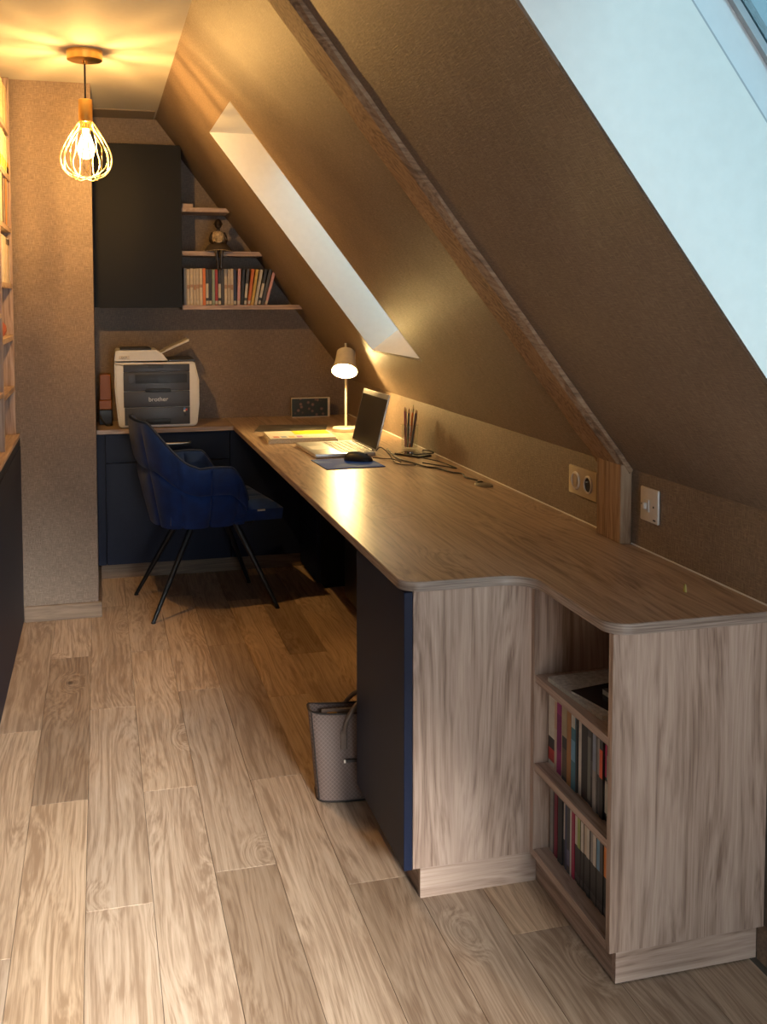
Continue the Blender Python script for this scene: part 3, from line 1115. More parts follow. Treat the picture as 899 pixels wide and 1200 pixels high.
# seat: quilted cushion
bm = bmesh.new()
NX, NY = 28, 24
top = []
for i in range(NX + 1):
    row = []
    for j in range(NY + 1):
        a, b_ = i / NX, -1 + 2 * j / NY
        x = -.20 + .50 * a
        hw = .205 + .03 * a
        y = b_ * hw
        ed = min(1, min(a, 1 - a) * 7, (1 - abs(b_)) * 6)
        ed = math.sin(ed * math.pi / 2)
        gx = min(abs(a - s) for s in (.33, .66)) * .5
        gy = min(abs(b_ - s) for s in (-.33, .33)) * .22
        gr = max(math.exp(-(gx / .012) ** 2), math.exp(-(gy / .012) ** 2))
        row.append((x, y, .455 + .038 * ed - .008 * gr * ed))
    top.append(row)
tv = [[bm.verts.new(p) for p in r_] for r_ in top]
bv = [[bm.verts.new((p[0] * .98, p[1] * .97, .405)) for p in r_] for r_ in top]
for i in range(NX):
    for j in range(NY):
        bm.faces.new((tv[i][j], tv[i + 1][j], tv[i + 1][j + 1], tv[i][j + 1]))
        bm.faces.new((bv[i][j], bv[i][j + 1], bv[i + 1][j + 1], bv[i + 1][j]))
for i in range(NX):
    for j in (0, NY):
        bm.faces.new((tv[i][j], tv[i + 1][j], bv[i + 1][j], bv[i][j]))
for j in range(NY):
    for i in (0, NX):
        bm.faces.new((tv[i][j], tv[i][j + 1], bv[i][j + 1], bv[i][j]))
bmesh.ops.recalc_face_normals(bm, faces=bm.faces)
seat = obj('seat', bm, VELVET, ch, True, True)
obj('maker_tag', newbox(.18, .215, -.2335, -.2315, .448, .455), SILVER, seat, local=True)
bm = bmesh.new()
box(bm, -.16, .19, -.15, .15, .380, .4045, bevel=.006)
obj('under_frame', bm, BLACKM, ch, local=True)
for (tx, ty), (fx, fy) in (((-.09, -.12), (-.285, -.235)), ((-.09, .12), (-.275, .235)), ((.11, -.12), (.27, -.230)), ((.11, .12), (.27, .235))):
    bm = bmesh.new()
    a, b_ = Vector((tx, ty, .3795)), Vector((fx, fy, .006))
    tube(bm, [a, a.lerp(b_, .5), b_], [.0145, .012, .0085], 10)
    lg = obj('leg', bm, BLACKM, ch, True, True)
    bm = bmesh.new()
    lathe(bm, [(.010, 0), (.010, .0065)], 12, Matrix.Translation((fx, fy, 0)))
    obj('floor_glide', bm, BLACK, lg, True, True)

# ================================================================== BOOKS
CNT = {}
ORD = ['first', 'second', 'third', 'fourth', 'fifth', 'sixth', 'seventh', 'eighth', 'ninth', 'tenth', 'eleventh', 'twelfth',
       'thirteenth', 'fourteenth', 'fifteenth', 'sixteenth', 'seventeenth', 'eighteenth', 'nineteenth', 'twentieth', 'twenty-first',
       'twenty-second', 'twenty-third', 'twenty-fourth', 'twenty-fifth', 'twenty-sixth', 'twenty-seventh', 'twenty-eighth',
       'twenty-ninth', 'thirtieth']


def book(name, th, h, dp, col, label, cat, group, loc, rotz, lean=0.0, band=None, band2=None, pages=True):
    """spine faces local -Y, thickness along X, origin at the bottom of the spine's left edge"""
    e = thing(name, label, cat, loc, rotz, group)
    e.rotation_euler = Matrix.Rotation(rotz, 3, 'Z').to_4x4().to_euler() if not lean else (Matrix.Rotation(rotz, 4, 'Z') @ Matrix.Rotation(lean, 4, 'Y')).to_euler()
    bm = bmesh.new()
    c = min(.002, th * .14)
    box(bm, 0, c, 0, dp, 0, h)
    box(bm, th - c, th, 0, dp, 0, h)
    box(bm, c, th - c, 0, c, 0, h)
    cov = obj('cover', bm, colour(col), e, local=True)
    obj('page_block', newbox(c, th - c, c, dp - .004, .002, h - .003), PAGES if pages else BLACK, e, local=True)
    for k, b_ in enumerate((band, band2)):
        if b_:
            z0, z1, bc_ = b_
            obj('spine_label', newbox(.0006, th - .0006, -.0004, .0002, z0 * h, z1 * h), colour(bc_), cov, local=True)
    return e


CR = (.56, .47, .36); OR_ = (.62, .16, .03); BK = (.02, .02, .022); GN = (.30, .38, .30); RD = (.48, .04, .04); DG = (.06, .06, .065)
YE = (.65, .42, .08); WH = (.62, .58, .52); NV = (.03, .04, .10); PK = (.55, .30, .32); TE = (.04, .16, .22); MG = (.30, .02, .16); GY = (.30, .29, .28)
BR = (.35, .16, .05); LB = (.15, .33, .50)

# --- row of disc cases on the lowest wall shelf (from the wall cabinet outwards)
cases = [(GY, 'grey'), (CR, 'cream'), (CR, 'cream'), (CR, 'cream'), (CR, 'cream'), (CR, 'cream'), (OR_, 'orange'), (DG, 'dark grey'), (BK, 'black'),
         (GN, 'pale green'), (RD, 'red'), (BK, 'black'), (DG, 'dark grey'), (CR, 'cream'), (CR, 'cream'), (CR, 'cream'), (NV, 'navy'), (PK, 'dull pink'),
         (BK, 'black'), (DG, 'dark grey'), (OR_, 'orange'), (YE, 'yellow'), (WH, 'white'), (BK, 'black'), (DG, 'dark grey'), (PK, 'pink')]
x = .422
zsh = SHELF_Z[0] + .010
leans = [0] * 17 + [2, 3.5, 5, 7.5, 9, 10.5, 12, 13.5, 15]
for i, (c, cn) in enumerate(cases):
    k_ = random.uniform(.75, 1.1)
    c = tuple(v * k_ for v in c)
    th = .0142
    ln = math.radians(leans[i])
    h = .185 + random.uniform(-.004, .004)
    if ln:
        x += .0006 + th * (1 / math.cos(ln) - 1) + .0012
    b2 = (.02, .12, (.5, .45, .38)) if i % 3 else None
    book('disc_case', th, h, .135, c, '%s spined case on lowest wall shelf, %s from the wall cabinet' % (cn, ORD[i]), 'disc case',
         'cases on the lowest wall shelf', (x, 5.42 + random.uniform(0, .012), zsh + (th * math.sin(ln) if ln else 0) + .0001), 0, lean=ln,
         band=(.42 + .03 * (i % 3), .56, (.34, .20, .13)) if cn == 'cream' else ((.2, .6, (.5, .46, .4)) if cn in ('black', 'dark grey', 'navy') and i % 2 else None), band2=b2, pages=False)
    x += th + .0016

# --- middle compartment of the open shelf unit, spines towards the room (local -Y -> world -X)
RZ = -math.pi / 2       # local +X -> world -Y ; local -Y -> world -X
mid = [(WH, 'white', .034, .186, (.06, .22, RD), (.22, .36, BK)), (CR, 'cream', .013, .178, (.55, .9, (.55, .35, .25)), None), (MG, 'magenta', .024, .184, (.3, .75, (.2, .01, .12)), None),
       (CR, 'cream', .007, .176, None, None), (BK, 'black', .025, .184, (.55, .95, (.36, .29, .18)), (.05, .4, (.10, .07, .05))), (BR, 'orange-brown', .020, .175, None, None),
       (TE, 'teal', .020, .186, (.35, .6, LB), (.75, .95, (.5, .5, .45))), (BK, 'black', .006, .17, None, None), (WH, 'pale grey',   .013, .186, None, None), (BK, 'wide black', .028, .190, None, None),
       (DG, 'dark grey', .016, .184, (.05, .8, (.16, .17, .15)), None), (BK, 'black', .015, .17, (.4, .6, DG), None), (GY, 'grey-blue', .015, .178, (.5, .95, (.25, .30, .42)), None), (DG, 'dark', .013, .172, (.5, .95, GY), None),
       (BK, 'red-labelled', .014, .172, (.5, .85, (.70, .10, .03)), None), (BK, 'pink-labelled', .014, .17, (.55, .95, (.55, .05, .15)), (.1, .5, WH)),
       (BK, 'green-labelled', .014, .170, (.55, .85, (.10, .28, .22)), (.1, .5, (.25, .3, .25))), (BK, 'white-labelled', .013, .17, (.45, .95, WH), None)]
y = Y1 - T - .006
for i, (c, cn, th, h, b1, b2) in enumerate(mid):
    if y - th < Y0 + T + .002:
        break
    book('book', th, h, .15 + random.uniform(-.01, .02), c, '%s spined book in middle compartment of shelf unit, %s from the door side' % (cn, ORD[i]), 'book',
         'books in the middle compartment of the open shelf unit', (XN + .030 + random.uniform(0, .006), y, SH[1] + T + .0001), RZ, band=b1, band2=b2)
    y -= th + .0012
# --- bottom compartment
low = [(GY, 'grey', .016, .186, None, None), (DG, 'dark grey', .008, .184, None, None), ((.22, .02, .05), 'dark red', .015, .185, None, None), (GY, 'grey', .006, .18, None, None), (BK, 'black', .022, .184, None, None),
       (WH, 'white-topped', .011, .18, (0, .35, BK), None), (NV, 'navy', .013, .176, None, None), (DG, 'charcoal', .014, .18, (.1, .3, (.12, .12, .2)), None), (WH, 'white', .006, .176, None, None), ((.35, .02, .07), 'crimson', .013, .176, None, None)]
lab = [(WH, 'cream'), ((.35, .40, .12), 'green'), (WH, 'white'), (CR, 'cream'), (WH, 'white'), (GY, 'grey'), (WH, 'white'), (LB, 'blue'), (DG, 'charcoal'), ((.70, .22, .04), 'orange'), (CR, 'cream'), (LB, 'pale blue'), (WH, 'white'), (OR_, 'red'), (BK, 'plain')]
for k, (c, cn) in enumerate(lab):
    low.append((BK, cn + '-labelled black', .0145, .170 + random.uniform(-.002, .004), (.50, .93, c), (.04, .12, DG)))
y = Y1 - T - .014
for i, (c, cn, th, h, b1, b2) in enumerate(low):
    if y - th < Y0 + T + .002:
        break
    book('book', th, h, .14 + random.uniform(-.01, .02), c, '%s spined book in bottom compartment of shelf unit, %s from the door side' % (cn, ORD[i]), 'book',
         'books in the bottom compartment of the open shelf unit', (XN + .034 + random.uniform(0, .005), y, SH[0] + T + .0001), RZ, band=b1, band2=b2)
    y -= th + .0009
# --- papers in the top compartment
zt = SH[2] + T
def paper(name, x0, x1, y0, y1, z0, z1, mat, rot, label, cat, extra=None):
    e = thing(name, label, cat, ((x0 + x1) / 2, (y0 + y1) / 2, z0), rot)
    hx, hy = (x1 - x0) / 2, (y1 - y0) / 2
    obj('sheets', newbox(-hx + .001, hx - .001, -hy + .001, hy - .001, 0, z1 - z0 - .0005), PAGES, e, local=True)
    c = obj('cover', newbox(-hx, hx, -hy, hy, z1 - z0 - .0005, z1 - z0), mat, e, local=True)
    if extra:
        extra(c, hx, hy, z1 - z0)
    return e
PRINT = plain('printed_page', (.52, .49, .45), .7, noise=.25, nscale=90)
paper('document_stack', .985, 1.18, 1.93, 2.17, zt + .0001, zt + .010, PRINT, .06, 'loose printed pages stacked on the top shelf of the open unit', 'papers')
paper('magazine', 1.005, 1.20, 1.87, 2.08, zt + .0104, zt + .016, colour((.012, .013, .018), .25), .20, 'glossy black magazine on the printed pages in the open unit', 'magazine')
paper('notebook', 1.05, 1.21, 1.87, 2.03, zt + .0163, zt + .028, colour((.03, .03, .035), .4), .10, 'dark notebook on the glossy black magazine in the open unit', 'notebook')
bm = bmesh.new()
tube(bm, smooth_path([(1.10, 1.93, zt + .037), (1.14, 1.96, zt + .037), (1.19, 1.93, zt + .037)], 6), .0085, 10)
tag(obj('rolled_cable', bm, colour((.25, .25, .27)), smooth=True), 'short grey rolled cord on the dark notebook in the open unit', 'cord')

# --- bookcase on the left
groups = [(2.08, .165, [((.66, .52, .32), 'cream')] * 3 + [((.58, .42, .22), 'tan')] + [((.66, .52, .32), 'cream')] * 4, None),
          (1.89, .155, [((.68, .58, .40), 'cream')] * 9, 'yl'),
          (1.68, .190, [(RD, 'red'), (GY, 'grey'), (WH, 'white'), (BR, 'brown'), (NV, 'navy'), (CR, 'cream'), (RD, 'red'), (DG, 'charcoal'), (YE, 'yellow'), (WH, 'white')], None),
          (1.45, .185, [(CR, 'cream'), (WH, 'white'), ((.5, .36, .26), 'tan'), (WH, 'white'), (CR, 'cream'), (WH, 'white'), (CR, 'cream'), (WH, 'white')], 'dk')]
snames = ['topmost bookcase shelf', 'second bookcase shelf down', 'third bookcase shelf down', 'fourth bookcase shelf down']
RZL = math.pi / 2       # spines towards +X ; local +X -> world +Y
for gi, (z, h, lst, deco) in enumerate(groups):
    y = 4.630
    for i, (c, cn) in enumerate(lst):
        th = .047 if gi != 2 else .038
        b1 = b2 = None
        if deco == 'yl':
            b1 = (.04, .34, (.75, .45, .02))
            b2 = (.06, .22, RD) if i in (0, 1) else None
        if deco == 'dk':
            b1 = (.86, .99, BK) if i < 4 else None
        y -= th + .0015
        if y < DIV[1] + .01:
            break
        book('book', th, h + random.uniform(-.008, .0), .20, c, '%s spined book on %s, %s from the papered pillar' % (cn, snames[gi], ORD[i]), 'book',
             'books on the tall left bookcase', (BKX - .004 - random.uniform(0, .006), y, z + .0001), RZL, band=b1, band2=b2)
for y0_, y1_, z_, c_, lb in ((4.44, 4.49, 1.234, (.35, .10, .07), 'small reddish round pot on a mid shelf of the tall bookcase'),):
    bm = bmesh.new()
    lathe(bm, [(.012, 0), (.024, .002), (.034, .022), (.032, .044), (.020, .060), (.014, .066), (.017, .074), (.013, .074), (.010, .062)], 24)
    tag(mesh_origin(bm, 'pot', colour(c_, .35), (BKX - .05, 4.50, z_ + .0001), True), lb, 'pot')
e = thing('framed_card', 'pale upright card standing in the tall bookcase below the small pot', 'card', (BKX - .06, 4.52, 1.0201))
obj('frame', newbox(-.012, .0, -.045, .045, 0, .155, bevel=.001), PLATEW, e, local=True)
obj('card', newbox(.0, .0012, -.038, .038, .008, .147), colour((.66, .63, .58)), e, local=True)

# ================================================================== THINGS ON THE DESK
def desk(x, y, z=0): return Vector((x, y, ZT + z))

# laptop: opened, keyboard towards -X
lp = thing('laptop', 'open silver laptop on the worktop beside the blue mouse pad', 'laptop', (.945, 4.255, ZT), math.radians(2))
obj('base', newbox(-.125, .125, -.185, .185, .002, .017, bevel=.003, seg=2), SILVER, lp, True, True)
kb = obj('keyboard_deck', newbox(-.015, .108, -.165, .165, .0168, .0176), colour((.42, .42, .42)), lp, local=True)
KEY = colour((.05, .05, .055))
kme = None
for r_ in range(5):
    for c_ in range(12):
        x, y = -.008 + r_ * .0232, -.158 + c_ * .0266
        if kme is None:
            bm = newbox(0, .0190, 0, .0222, .0176, .0192, bevel=.0005)
            k_ = obj('key', bm, KEY, kb, local=True)
            kme = k_.data
        else:
            k_ = link('key', kme, KEY, kb)
        k_.location = (x, y, 0)
obj('touchpad', newbox(-.108, -.035, -.055, .055, .0168, .0175), colour((.55, .55, .55)), lp, local=True)
for y in (-.17, .17):
    for x in (-.11, .11):
        obj('foot', newbox(x - .006, x + .006, y - .006, y + .006, 0, .002), BLACK, lp, local=True)
bm = bmesh.new()
tube(bm, [(.122, -.15, .015), (.122, .15, .015)], .006, 10)
obj('hinge', bm, BLACK, lp, True, True)
RT = Matrix.Translation((.126, 0, .018)) @ Matrix.Rotation(math.radians(14), 4, 'Y')
bm = bmesh.new()
box(bm, 0, .006, -.185, .185, 0, .235, bevel=.0025, seg=2)
bmesh.ops.transform(bm, matrix=RT, verts=bm.verts)
sc = obj('lid', bm, SILVER, lp, True, True)
bm = bmesh.new()
box(bm, -.0008, .0004, -.179, .179, .008, .214)
bmesh.ops.transform(bm, matrix=RT, verts=bm.verts)
scr = plain('dark_screen', (.035, .032, .026), .18, noise=.5, nscale=9)
obj('screen', bm, scr, sc, local=True)

# mouse pad and mouse
mp_ = plain('blue_pad', (.035, .13, .42), .6)
m, nt, b = new_mat('blue_white_print')
tc = N(nt, 'ShaderNodeTexCoord'); nz = N(nt, 'ShaderNodeTexNoise')
nz.inputs['Scale'].default_value = 7; nz.inputs['Detail'].default_value = 1
nt.links.new(tc.outputs['Object'], nz.inputs['Vector'])
nt.links.new(ramp(nt, nz.outputs[0], [(.50, (.012, .07, .42)), (.75, (.18, .30, .58))]), b.inputs['Base Color'])
b.inputs['Roughness'].default_value = .8
b.inputs['Specular IOR Level'].default_value = .15
mpd = thing('mouse_pad', 'thin blue and white mouse pad in front of the laptop', 'mouse pad', (.92, 3.91, ZT), math.radians(3))
obj('rubber_base', newbox(-.115, .115, -.12, .12, 0, .002, bevel=.0005), BLACK, mpd, local=True)
obj('printed_top', newbox(-.115, .115, -.12, .12, .002, .0032), m, mpd, local=True)
ms = thing('computer_mouse', 'small black computer mouse on the blue mouse pad', 'mouse', (.975, 3.955, ZT + .0032), math.radians(-35))
bm = bmesh.new()
bmesh.ops.create_uvsphere(bm, u_segments=28, v_segments=16, radius=1)
for v in bm.verts:
    c = v.co
    x = c.x * .060
    wdt = .032 * (1 - .12 * math.cos(c.x * 2.2))
    c.x, c.y = x, c.y * wdt
    c.z = max(c.z, -.05) * (.034 - .010 * (x / .06)) + .002
obj('body', bm, BLACK, ms, True, True)
bm = bmesh.new()
lathe(bm, [(.006, -.003), (.0075, -.001), (.0075, .001), (.006, .003)], 16, Matrix.Translation((.032, 0, .0225)) @ Matrix.Rotation(math.pi / 2, 4, 'X'))
obj('scroll_wheel', bm, GPLAS, ms, True, True)

# pencil glass with coloured pencils
GX, GY_ = 1.262, 4.215
pg = thing('pencil_glass', 'clear glass tumbler holding coloured pencils by the knee wall', 'glass', (GX, GY_, ZT))
bm = bmesh.new()
lathe(bm, [(.002, .0), (.032, .0), (.035, .004), (.038, .105), (.0355, .105), (.0325, .008), (.002, .006)], 32, cap=False)
obj('tumbler', bm, GLASS, pg, True, True)
bm = bmesh.new()
rg = [(.037 * math.cos(t * math.pi / 16), .037 * math.sin(t * math.pi / 16), .1055) for t in range(32)]
tube(bm, rg, .0016, 6, closed=True)
obj('rim', bm, GLASS, pg, True, True)
pcs = [((.55, .40, .08), 'ochre'), ((.10, .25, .08), 'dark green'), ((.60, .05, .08), 'crimson'), ((.05, .22, .35), 'blue'), ((.25, .04, .25), 'purple'), ((.62, .30, .22), 'terracotta'),
       ((.03, .12, .10), 'black-green'), ((.65, .14, .03), 'orange'), ((.12, .12, .13), 'dark grey'), ((.38, .22, .12), 'brown')]
for i, (c, cn) in enumerate(pcs):
    a = 2 * math.pi * i / len(pcs) + .3
    bt = Vector((GX + .014 * math.cos(a), GY_ + .012 + .014 * math.sin(a), ZT + .0105))
    tp = Vector((GX + .022 * math.cos(a), GY_ - .009 + .022 * math.sin(a), ZT + .112))
    dr = (tp - bt).normalized()
    L_ = .145 + .02 * random.random()
    e = thing('pencil', '%s coloured pencil standing in the glass tumbler' % cn, 'pencil', bt, 0, 'pencils in the tumbler')
    bm = bmesh.new()
    tube(bm, [(0, 0, 0), dr * L_], .0036, 6)
    obj('shaft', bm, colour(c, .35), e, local=True)
    bm = bmesh.new()
    tube(bm, [dr * L_, dr * (L_ + .012)], [.0035, .0012], 6)
    wd = obj('sharpened_tip', bm, colour((.55, .38, .22)), e, local=True)
    bm = bmesh.new()
    tube(bm, [dr * (L_ + .0121), dr * (L_ + .018)], [.0012, .0003], 6)
    obj('lead', bm, colour(c, .4), wd, local=True)

# phone by the wall, cables and grommet
ph = thing('mobile_phone', 'black phone lying on the worktop between laptop and knee wall', 'phone', (1.225, 4.045, ZT), math.radians(-62))
obj('case', newbox(-.072, .072, -.036, .036, 0, .008, bevel=.003, seg=2), BLACK, ph, True, True)
obj('glass_face', newbox(-.069, .069, -.033, .033, .008, .0086), plain('phone_glass', (.015, .015, .018), .08), ph, local=True)
gm = thing('cable_grommet', 'flat oval metal cable grommet set in the worktop', 'grommet', (1.262, 3.33, ZT))
bm = bmesh.new()
lathe(bm, [(.002, 0), (.032, 0), (.033, .002), (.030, .004), (.002, .0045)], 28, Matrix.Diagonal((.9, 1.5, 1, 1)))
obj('cap', bm, plain('grommet_grey', (.22, .19, .15), .4, metal=.6), gm, True, True)
bm = bmesh.new()
box(bm, -.012, .012, .035, .05, .0015, .007, bevel=.002)
obj('slot', bm, BLACK, gm, local=True)
CORD = colour((.006, .006, .008), .6)
def cord(pts, r, label, mat=CORD):
    bm = bmesh.new()
    tube(bm, smooth_path([desk(*p) for p in pts], 6), r, 8)
    tag(obj('cable', bm, mat, smooth=True), label, 'cable')
rz = .0035
cord([(1.262, 3.395, .006), (1.245, 3.47, .006), (1.262, 3.55, .004), (1.235, 3.60, rz), (1.215, 3.70, rz), (1.185, 3.74, rz), (1.165, 3.84, rz), (1.14, 3.95, rz), (1.152, 4.10, .005), (1.165, 4.22, .006)], .0030,
     'dark cable running from the worktop grommet towards the laptop')
cord([(1.19, 3.80, .009), (1.262, 3.72, rz), (1.285, 3.68, rz), (1.255, 3.80, .012), (1.222, 3.88, .014), (1.20, 3.96, .016), (1.285, 3.96, .020), (1.300, 4.10, .012), (1.30, 4.15, rz)], .0026,
     'thin dark cable looping over the phone beside the knee wall')
cord([(1.080, 4.08, .020), (1.085, 4.04, .040), (1.10, 4.00, .030), (1.105, 3.93, .010), (1.10, 3.86, rz), (1.13, 3.80, rz), (1.16, 3.79, rz)], .0024,
     'pale grey cable arching out of the laptop side', colour((.05, .05, .05), .4))
cord([(1.03, 3.945, .014), (1.06, 3.935, .012), (1.10, 3.90, .012), (1.125, 3.87, rz)], .002,
     'thin mouse cable trailing off the blue pad')

# magazines and book stack left of the laptop
MAGD = plain('dark_magazine_print', (.07, .065, .06), .3, noise=.8, nscale=14)
YEL = plain('yellow_cover', (.62, .56, .03), .4, noise=.2, nscale=30)
CRM = plain('pale_cover', (.60, .53, .46), .5, noise=.2, nscale=22)
paper('magazine', .735, 1.075, 4.90, 5.17, ZT + .0001, ZT + .006, MAGD, math.radians(-14), 'dark glossy magazine lying behind the pale book stack', 'magazine')
paper('thick_book', .72, 1.03, 4.53, 4.80, ZT + .0001, ZT + .016, CRM, math.radians(-4), 'thick pale book at the bottom of the stack beside the laptop', 'book')
def yl(c, hx, hy, t):
    obj('yellow_panel', newbox(-.02, hx - .004, .0, hy - .004, t, t + .0004), YEL, c, local=True)
    for k in range(4):
        obj('picture', newbox(-hx + .02 + k * .035, -hx + .045 + k * .035, -hy + .03, -hy + .08, t, t + .0003), colour([(.5, .2, .2), (.3, .35, .5), (.55, .4, .2), (.4, .2, .4)][k]), c, local=True)
paper('brochure', .725, 1.02, 4.535, 4.795, ZT + .0163, ZT + .022, colour((.66, .62, .55), .4), math.radians(-2), 'white and yellow brochure on top of the thick pale book', 'brochure', yl)

# picture block against the end wall
pf = thing('picture_block', 'wide dark photo block standing against the end wall', 'picture', (1.10, 5.545, ZT))
obj('block', newbox(-.105, .105, -.010, .012, 0, .105, bevel=.001), PLATEW, pf, local=True)
m, nt, b = new_mat('dark_group_photo')
tc = N(nt, 'ShaderNodeTexCoord'); vo = N(nt, 'ShaderNodeTexVoronoi'); vo.inputs['Scale'].default_value = 34
nt.links.new(tc.outputs['Object'], vo.inputs['Vector'])
nt.links.new(ramp(nt, vo.outputs['Distance'], [(.12, (.22, .12, .08)), (.35, (.02, .022, .02)), (.9, (.015, .03, .022))]), b.inputs['Base Color'])
b.inputs['Roughness'].default_value = .4
obj('photo', newbox(-.104, .092, -.0108, -.010, .004, .101), m, pf, local=True)

# little yellow peg on the near end
yp = thing('yellow_peg', 'tiny yellow two-pronged peg standing on the near end of the worktop', 'peg', (1.219, 1.985, ZT))
YP = plain('yellow_plastic', (.50, .42, .10), .4)
for s in (-1, 1):
    bm = bmesh.new()
    tube(bm, [(0, s * .0035, 0), (0, s * .0022, .010), (0, s * .0012, .017)], [.0022, .0020, .0012], 8)
    obj('prong', bm, YP, yp, True, True)

# ================================================================== SOCKETS AND SWITCH
def rot_wall(yc, zc):
    return Matrix.Translation((XW, yc, zc)) @ Matrix.Rotation(-math.pi / 2, 4, 'Y')
so = thing('wall_socket', 'champagne double wall socket on the knee wall beside the stub post', 'socket', (XW, 2.695, .864))
obj('plate', newbox(-.009, 0, -.088, .088, -.041, .041, bevel=.004, seg=2), PLATE, so, True, True)
RW = Matrix.Rotation(-math.pi / 2, 4, 'Y')
for yc in (.040, -.040):
    bm = bmesh.new()
    lathe(bm, [(.021, .0085), (.021, .0135), (.0235, .0135), (.026, .0115), (.026, .0085)], 32, Matrix.Translation((0, yc, 0)) @ RW, cap=False)
    rg = obj('ring', bm, PLATEW, so, True, True)
    bm = bmesh.new()
    lathe(bm, [(.001, .0088), (.0208, .0088), (.0208, .0098), (.001, .0095)], 28, Matrix.Translation((0, yc, 0)) @ RW)
    obj('recess', bm, BLACK if yc < 0 else PLATE, rg, True, True)
    if yc < 0:
        bm = bmesh.new()
        lathe(bm, [(.0022, .009), (.0022, .016), (.001, .018)], 10, Matrix.Translation((0, yc, .009)) @ RW)
        obj('earth_pin', bm, STEEL, rg, True, True)
    else:
        bm = newbox(-.0125, -.0095, yc - .012, yc + .012, -.019, .019, bevel=.001)
        obj('rocker', bm, PLATE, rg, local=True)
sw = thing('light_switch', 'square ivory light switch on the knee wall beyond the stub post', 'switch', (XW, 2.325, .870))
obj('plate', newbox(-.007, 0, -.043, .043, -.043, .043, bevel=.004, seg=2), PLATEW, sw, True, True)
obj('toggle_surround', newbox(-.010, -.0065, -.004, .020, -.018, .014, bevel=.001), PLATEW, sw, local=True)
bm = newbox(-.018, -.0095, .003, .016, -.010, .006, bevel=.002)
obj('toggle', bm, PLATEW, sw, local=True)
obj('screw', newbox(-.0078, -.0065, -.026, -.021, -.004, .001), BLACK, sw, local=True)
obj('screw', newbox(-.0078, -.0065, .031, .036, -.004, .001), BLACK, sw, local=True)
obj('maker_mark', newbox(-.0074, -.0065, -.034, -.022, -.036, -.032), GPLAS, sw, local=True)

# ================================================================== FIGURINE
FXx, FYy, FZ = .595, 5.40, SHELF_Z[1] + .010
fg = thing('figurine', 'dark seated figurine with pale top dangling its legs over the middle wall shelf', 'figurine', (FXx, FYy, FZ))
DARK = plain('bronze_dark', (.022, .014, .010), .35)
sk_v = [(0, .010, .012, .030), (0, .008, .045, .024), (0, .006, .080, .028), (0, .004, .098, .018), (0, .0, .108, .0095), (0, -.002, .120, .011),
        (.018, -.03, .012, .014), (.012, -.052, .008, .011), (.010, -.050, -.045, .0085), (.008, -.050, -.088, .006), (.006, -.062, -.094, .006),
        (-.018, -.03, .012, .014), (-.014, -.052, .008, .011), (-.010, -.050, -.045, .0085), (-.006, -.050, -.090, .006), (-.005, -.062, -.096, .006),
        (.032, .004, .090, .010), (.042, -.002, .055, .0085), (.022, -.026, .032, .007), (.006, -.034, .030, .0065),
        (-.032, .004, .090, .010), (-.042, -.002, .055, .0085), (-.022, -.026, .032, .007), (-.006, -.036, .030, .0065)]
sk_e = [(0, 1), (1, 2), (2, 3), (3, 4), (4, 5), (0, 6), (6, 7), (7, 8), (8, 9), (9, 10), (0, 11), (11, 12), (12, 13), (13, 14), (14, 15),
        (2, 16), (16, 17), (17, 18), (18, 19), (2, 20), (20, 21), (21, 22), (22, 23)]
me = bpy.data.meshes.new('body')
me.from_pydata([v[:3] for v in sk_v], sk_e, [])
o = link('body', me, DARK, fg)
o.modifiers.new('skin', 'SKIN')
for i, sv in enumerate(me.skin_vertices[0].data):
    sv.radius = (sk_v[i][3], sk_v[i][3])
    sv.use_root = (i == 0)
o.modifiers.new('sub', 'SUBSURF').render_levels = 2
o.modifiers['sub'].levels = 2
bm = bmesh.new()
bmesh.ops.create_uvsphere(bm, u_segments=24, v_segments=16, radius=1)
for v in bm.verts:
    c = v.co
    f = 1 + (.10 if c.y < -.8 and abs(c.z + .1) < .25 else 0)
    c.x *= .0195
    c.y *= .0225 * f
    c.z *= .026
bmesh.ops.translate(bm, verts=bm.verts, vec=(0, -.004, .140))
hd = obj('head', bm, DARK, fg, True, True)
bm = bmesh.new()
bmesh.ops.create_uvsphere(bm, u_segments=12, v_segments=8, radius=.004, matrix=Matrix.Translation((0, -.0275, .137)))
for s in (-1, 1):
    bmesh.ops.create_uvsphere(bm, u_segments=8, v_segments=6, radius=.0028, matrix=Matrix.Translation((s * .008, -.0245, .144)))
    bmesh.ops.create_uvsphere(bm, u_segments=8, v_segments=6, radius=.0045, matrix=Matrix.Translation((s * .0195, -.003, .139)))
box(bm, -.005, .005, -.0255, -.022, .1265, .129)
obj('face_features', bm, DARK, hd, True, True)
TOPM = plain('cream_pattern', (.40, .30, .18), .7, noise=.7, nscale=70)
bm = bmesh.new()
lathe(bm, [(.026, .042), (.031, .060), (.034, .084), (.028, .098), (.018, .104)], 24, Matrix.Translation((0, .005, 0)) @ Matrix.Diagonal((1, .9, 1, 1)), cap=False)
obj('patterned_top', bm, TOPM, fg, True, True)
bm = bmesh.new()
NS = 28
rows = []
for k, (rx, ry, z, cy) in enumerate(((.028, .026, .044, .006), (.045, .042, .036, 0), (.060, .052, .020, -.006), (.070, .056, .004, -.008), (.074, .058, .0015, -.008))):
    rows.append([bm.verts.new((rx * math.cos(2 * math.pi * i / NS), cy + ry * math.sin(2 * math.pi * i / NS) , z + (.002 * math.sin(6 * math.pi * i / NS) + .002 if k > 2 else 0))) for i in range(NS)])
for a, b_ in zip(rows, rows[1:]):
    for i in range(NS):
        bm.faces.new((a[i], a[(i + 1) % NS], b_[(i + 1) % NS], b_[i]))
SKM = plain('skirt_dark', (.07, .05, .035), .7)
s_ = obj('skirt', bm, SKM, fg, True, True)
bm = bmesh.new()
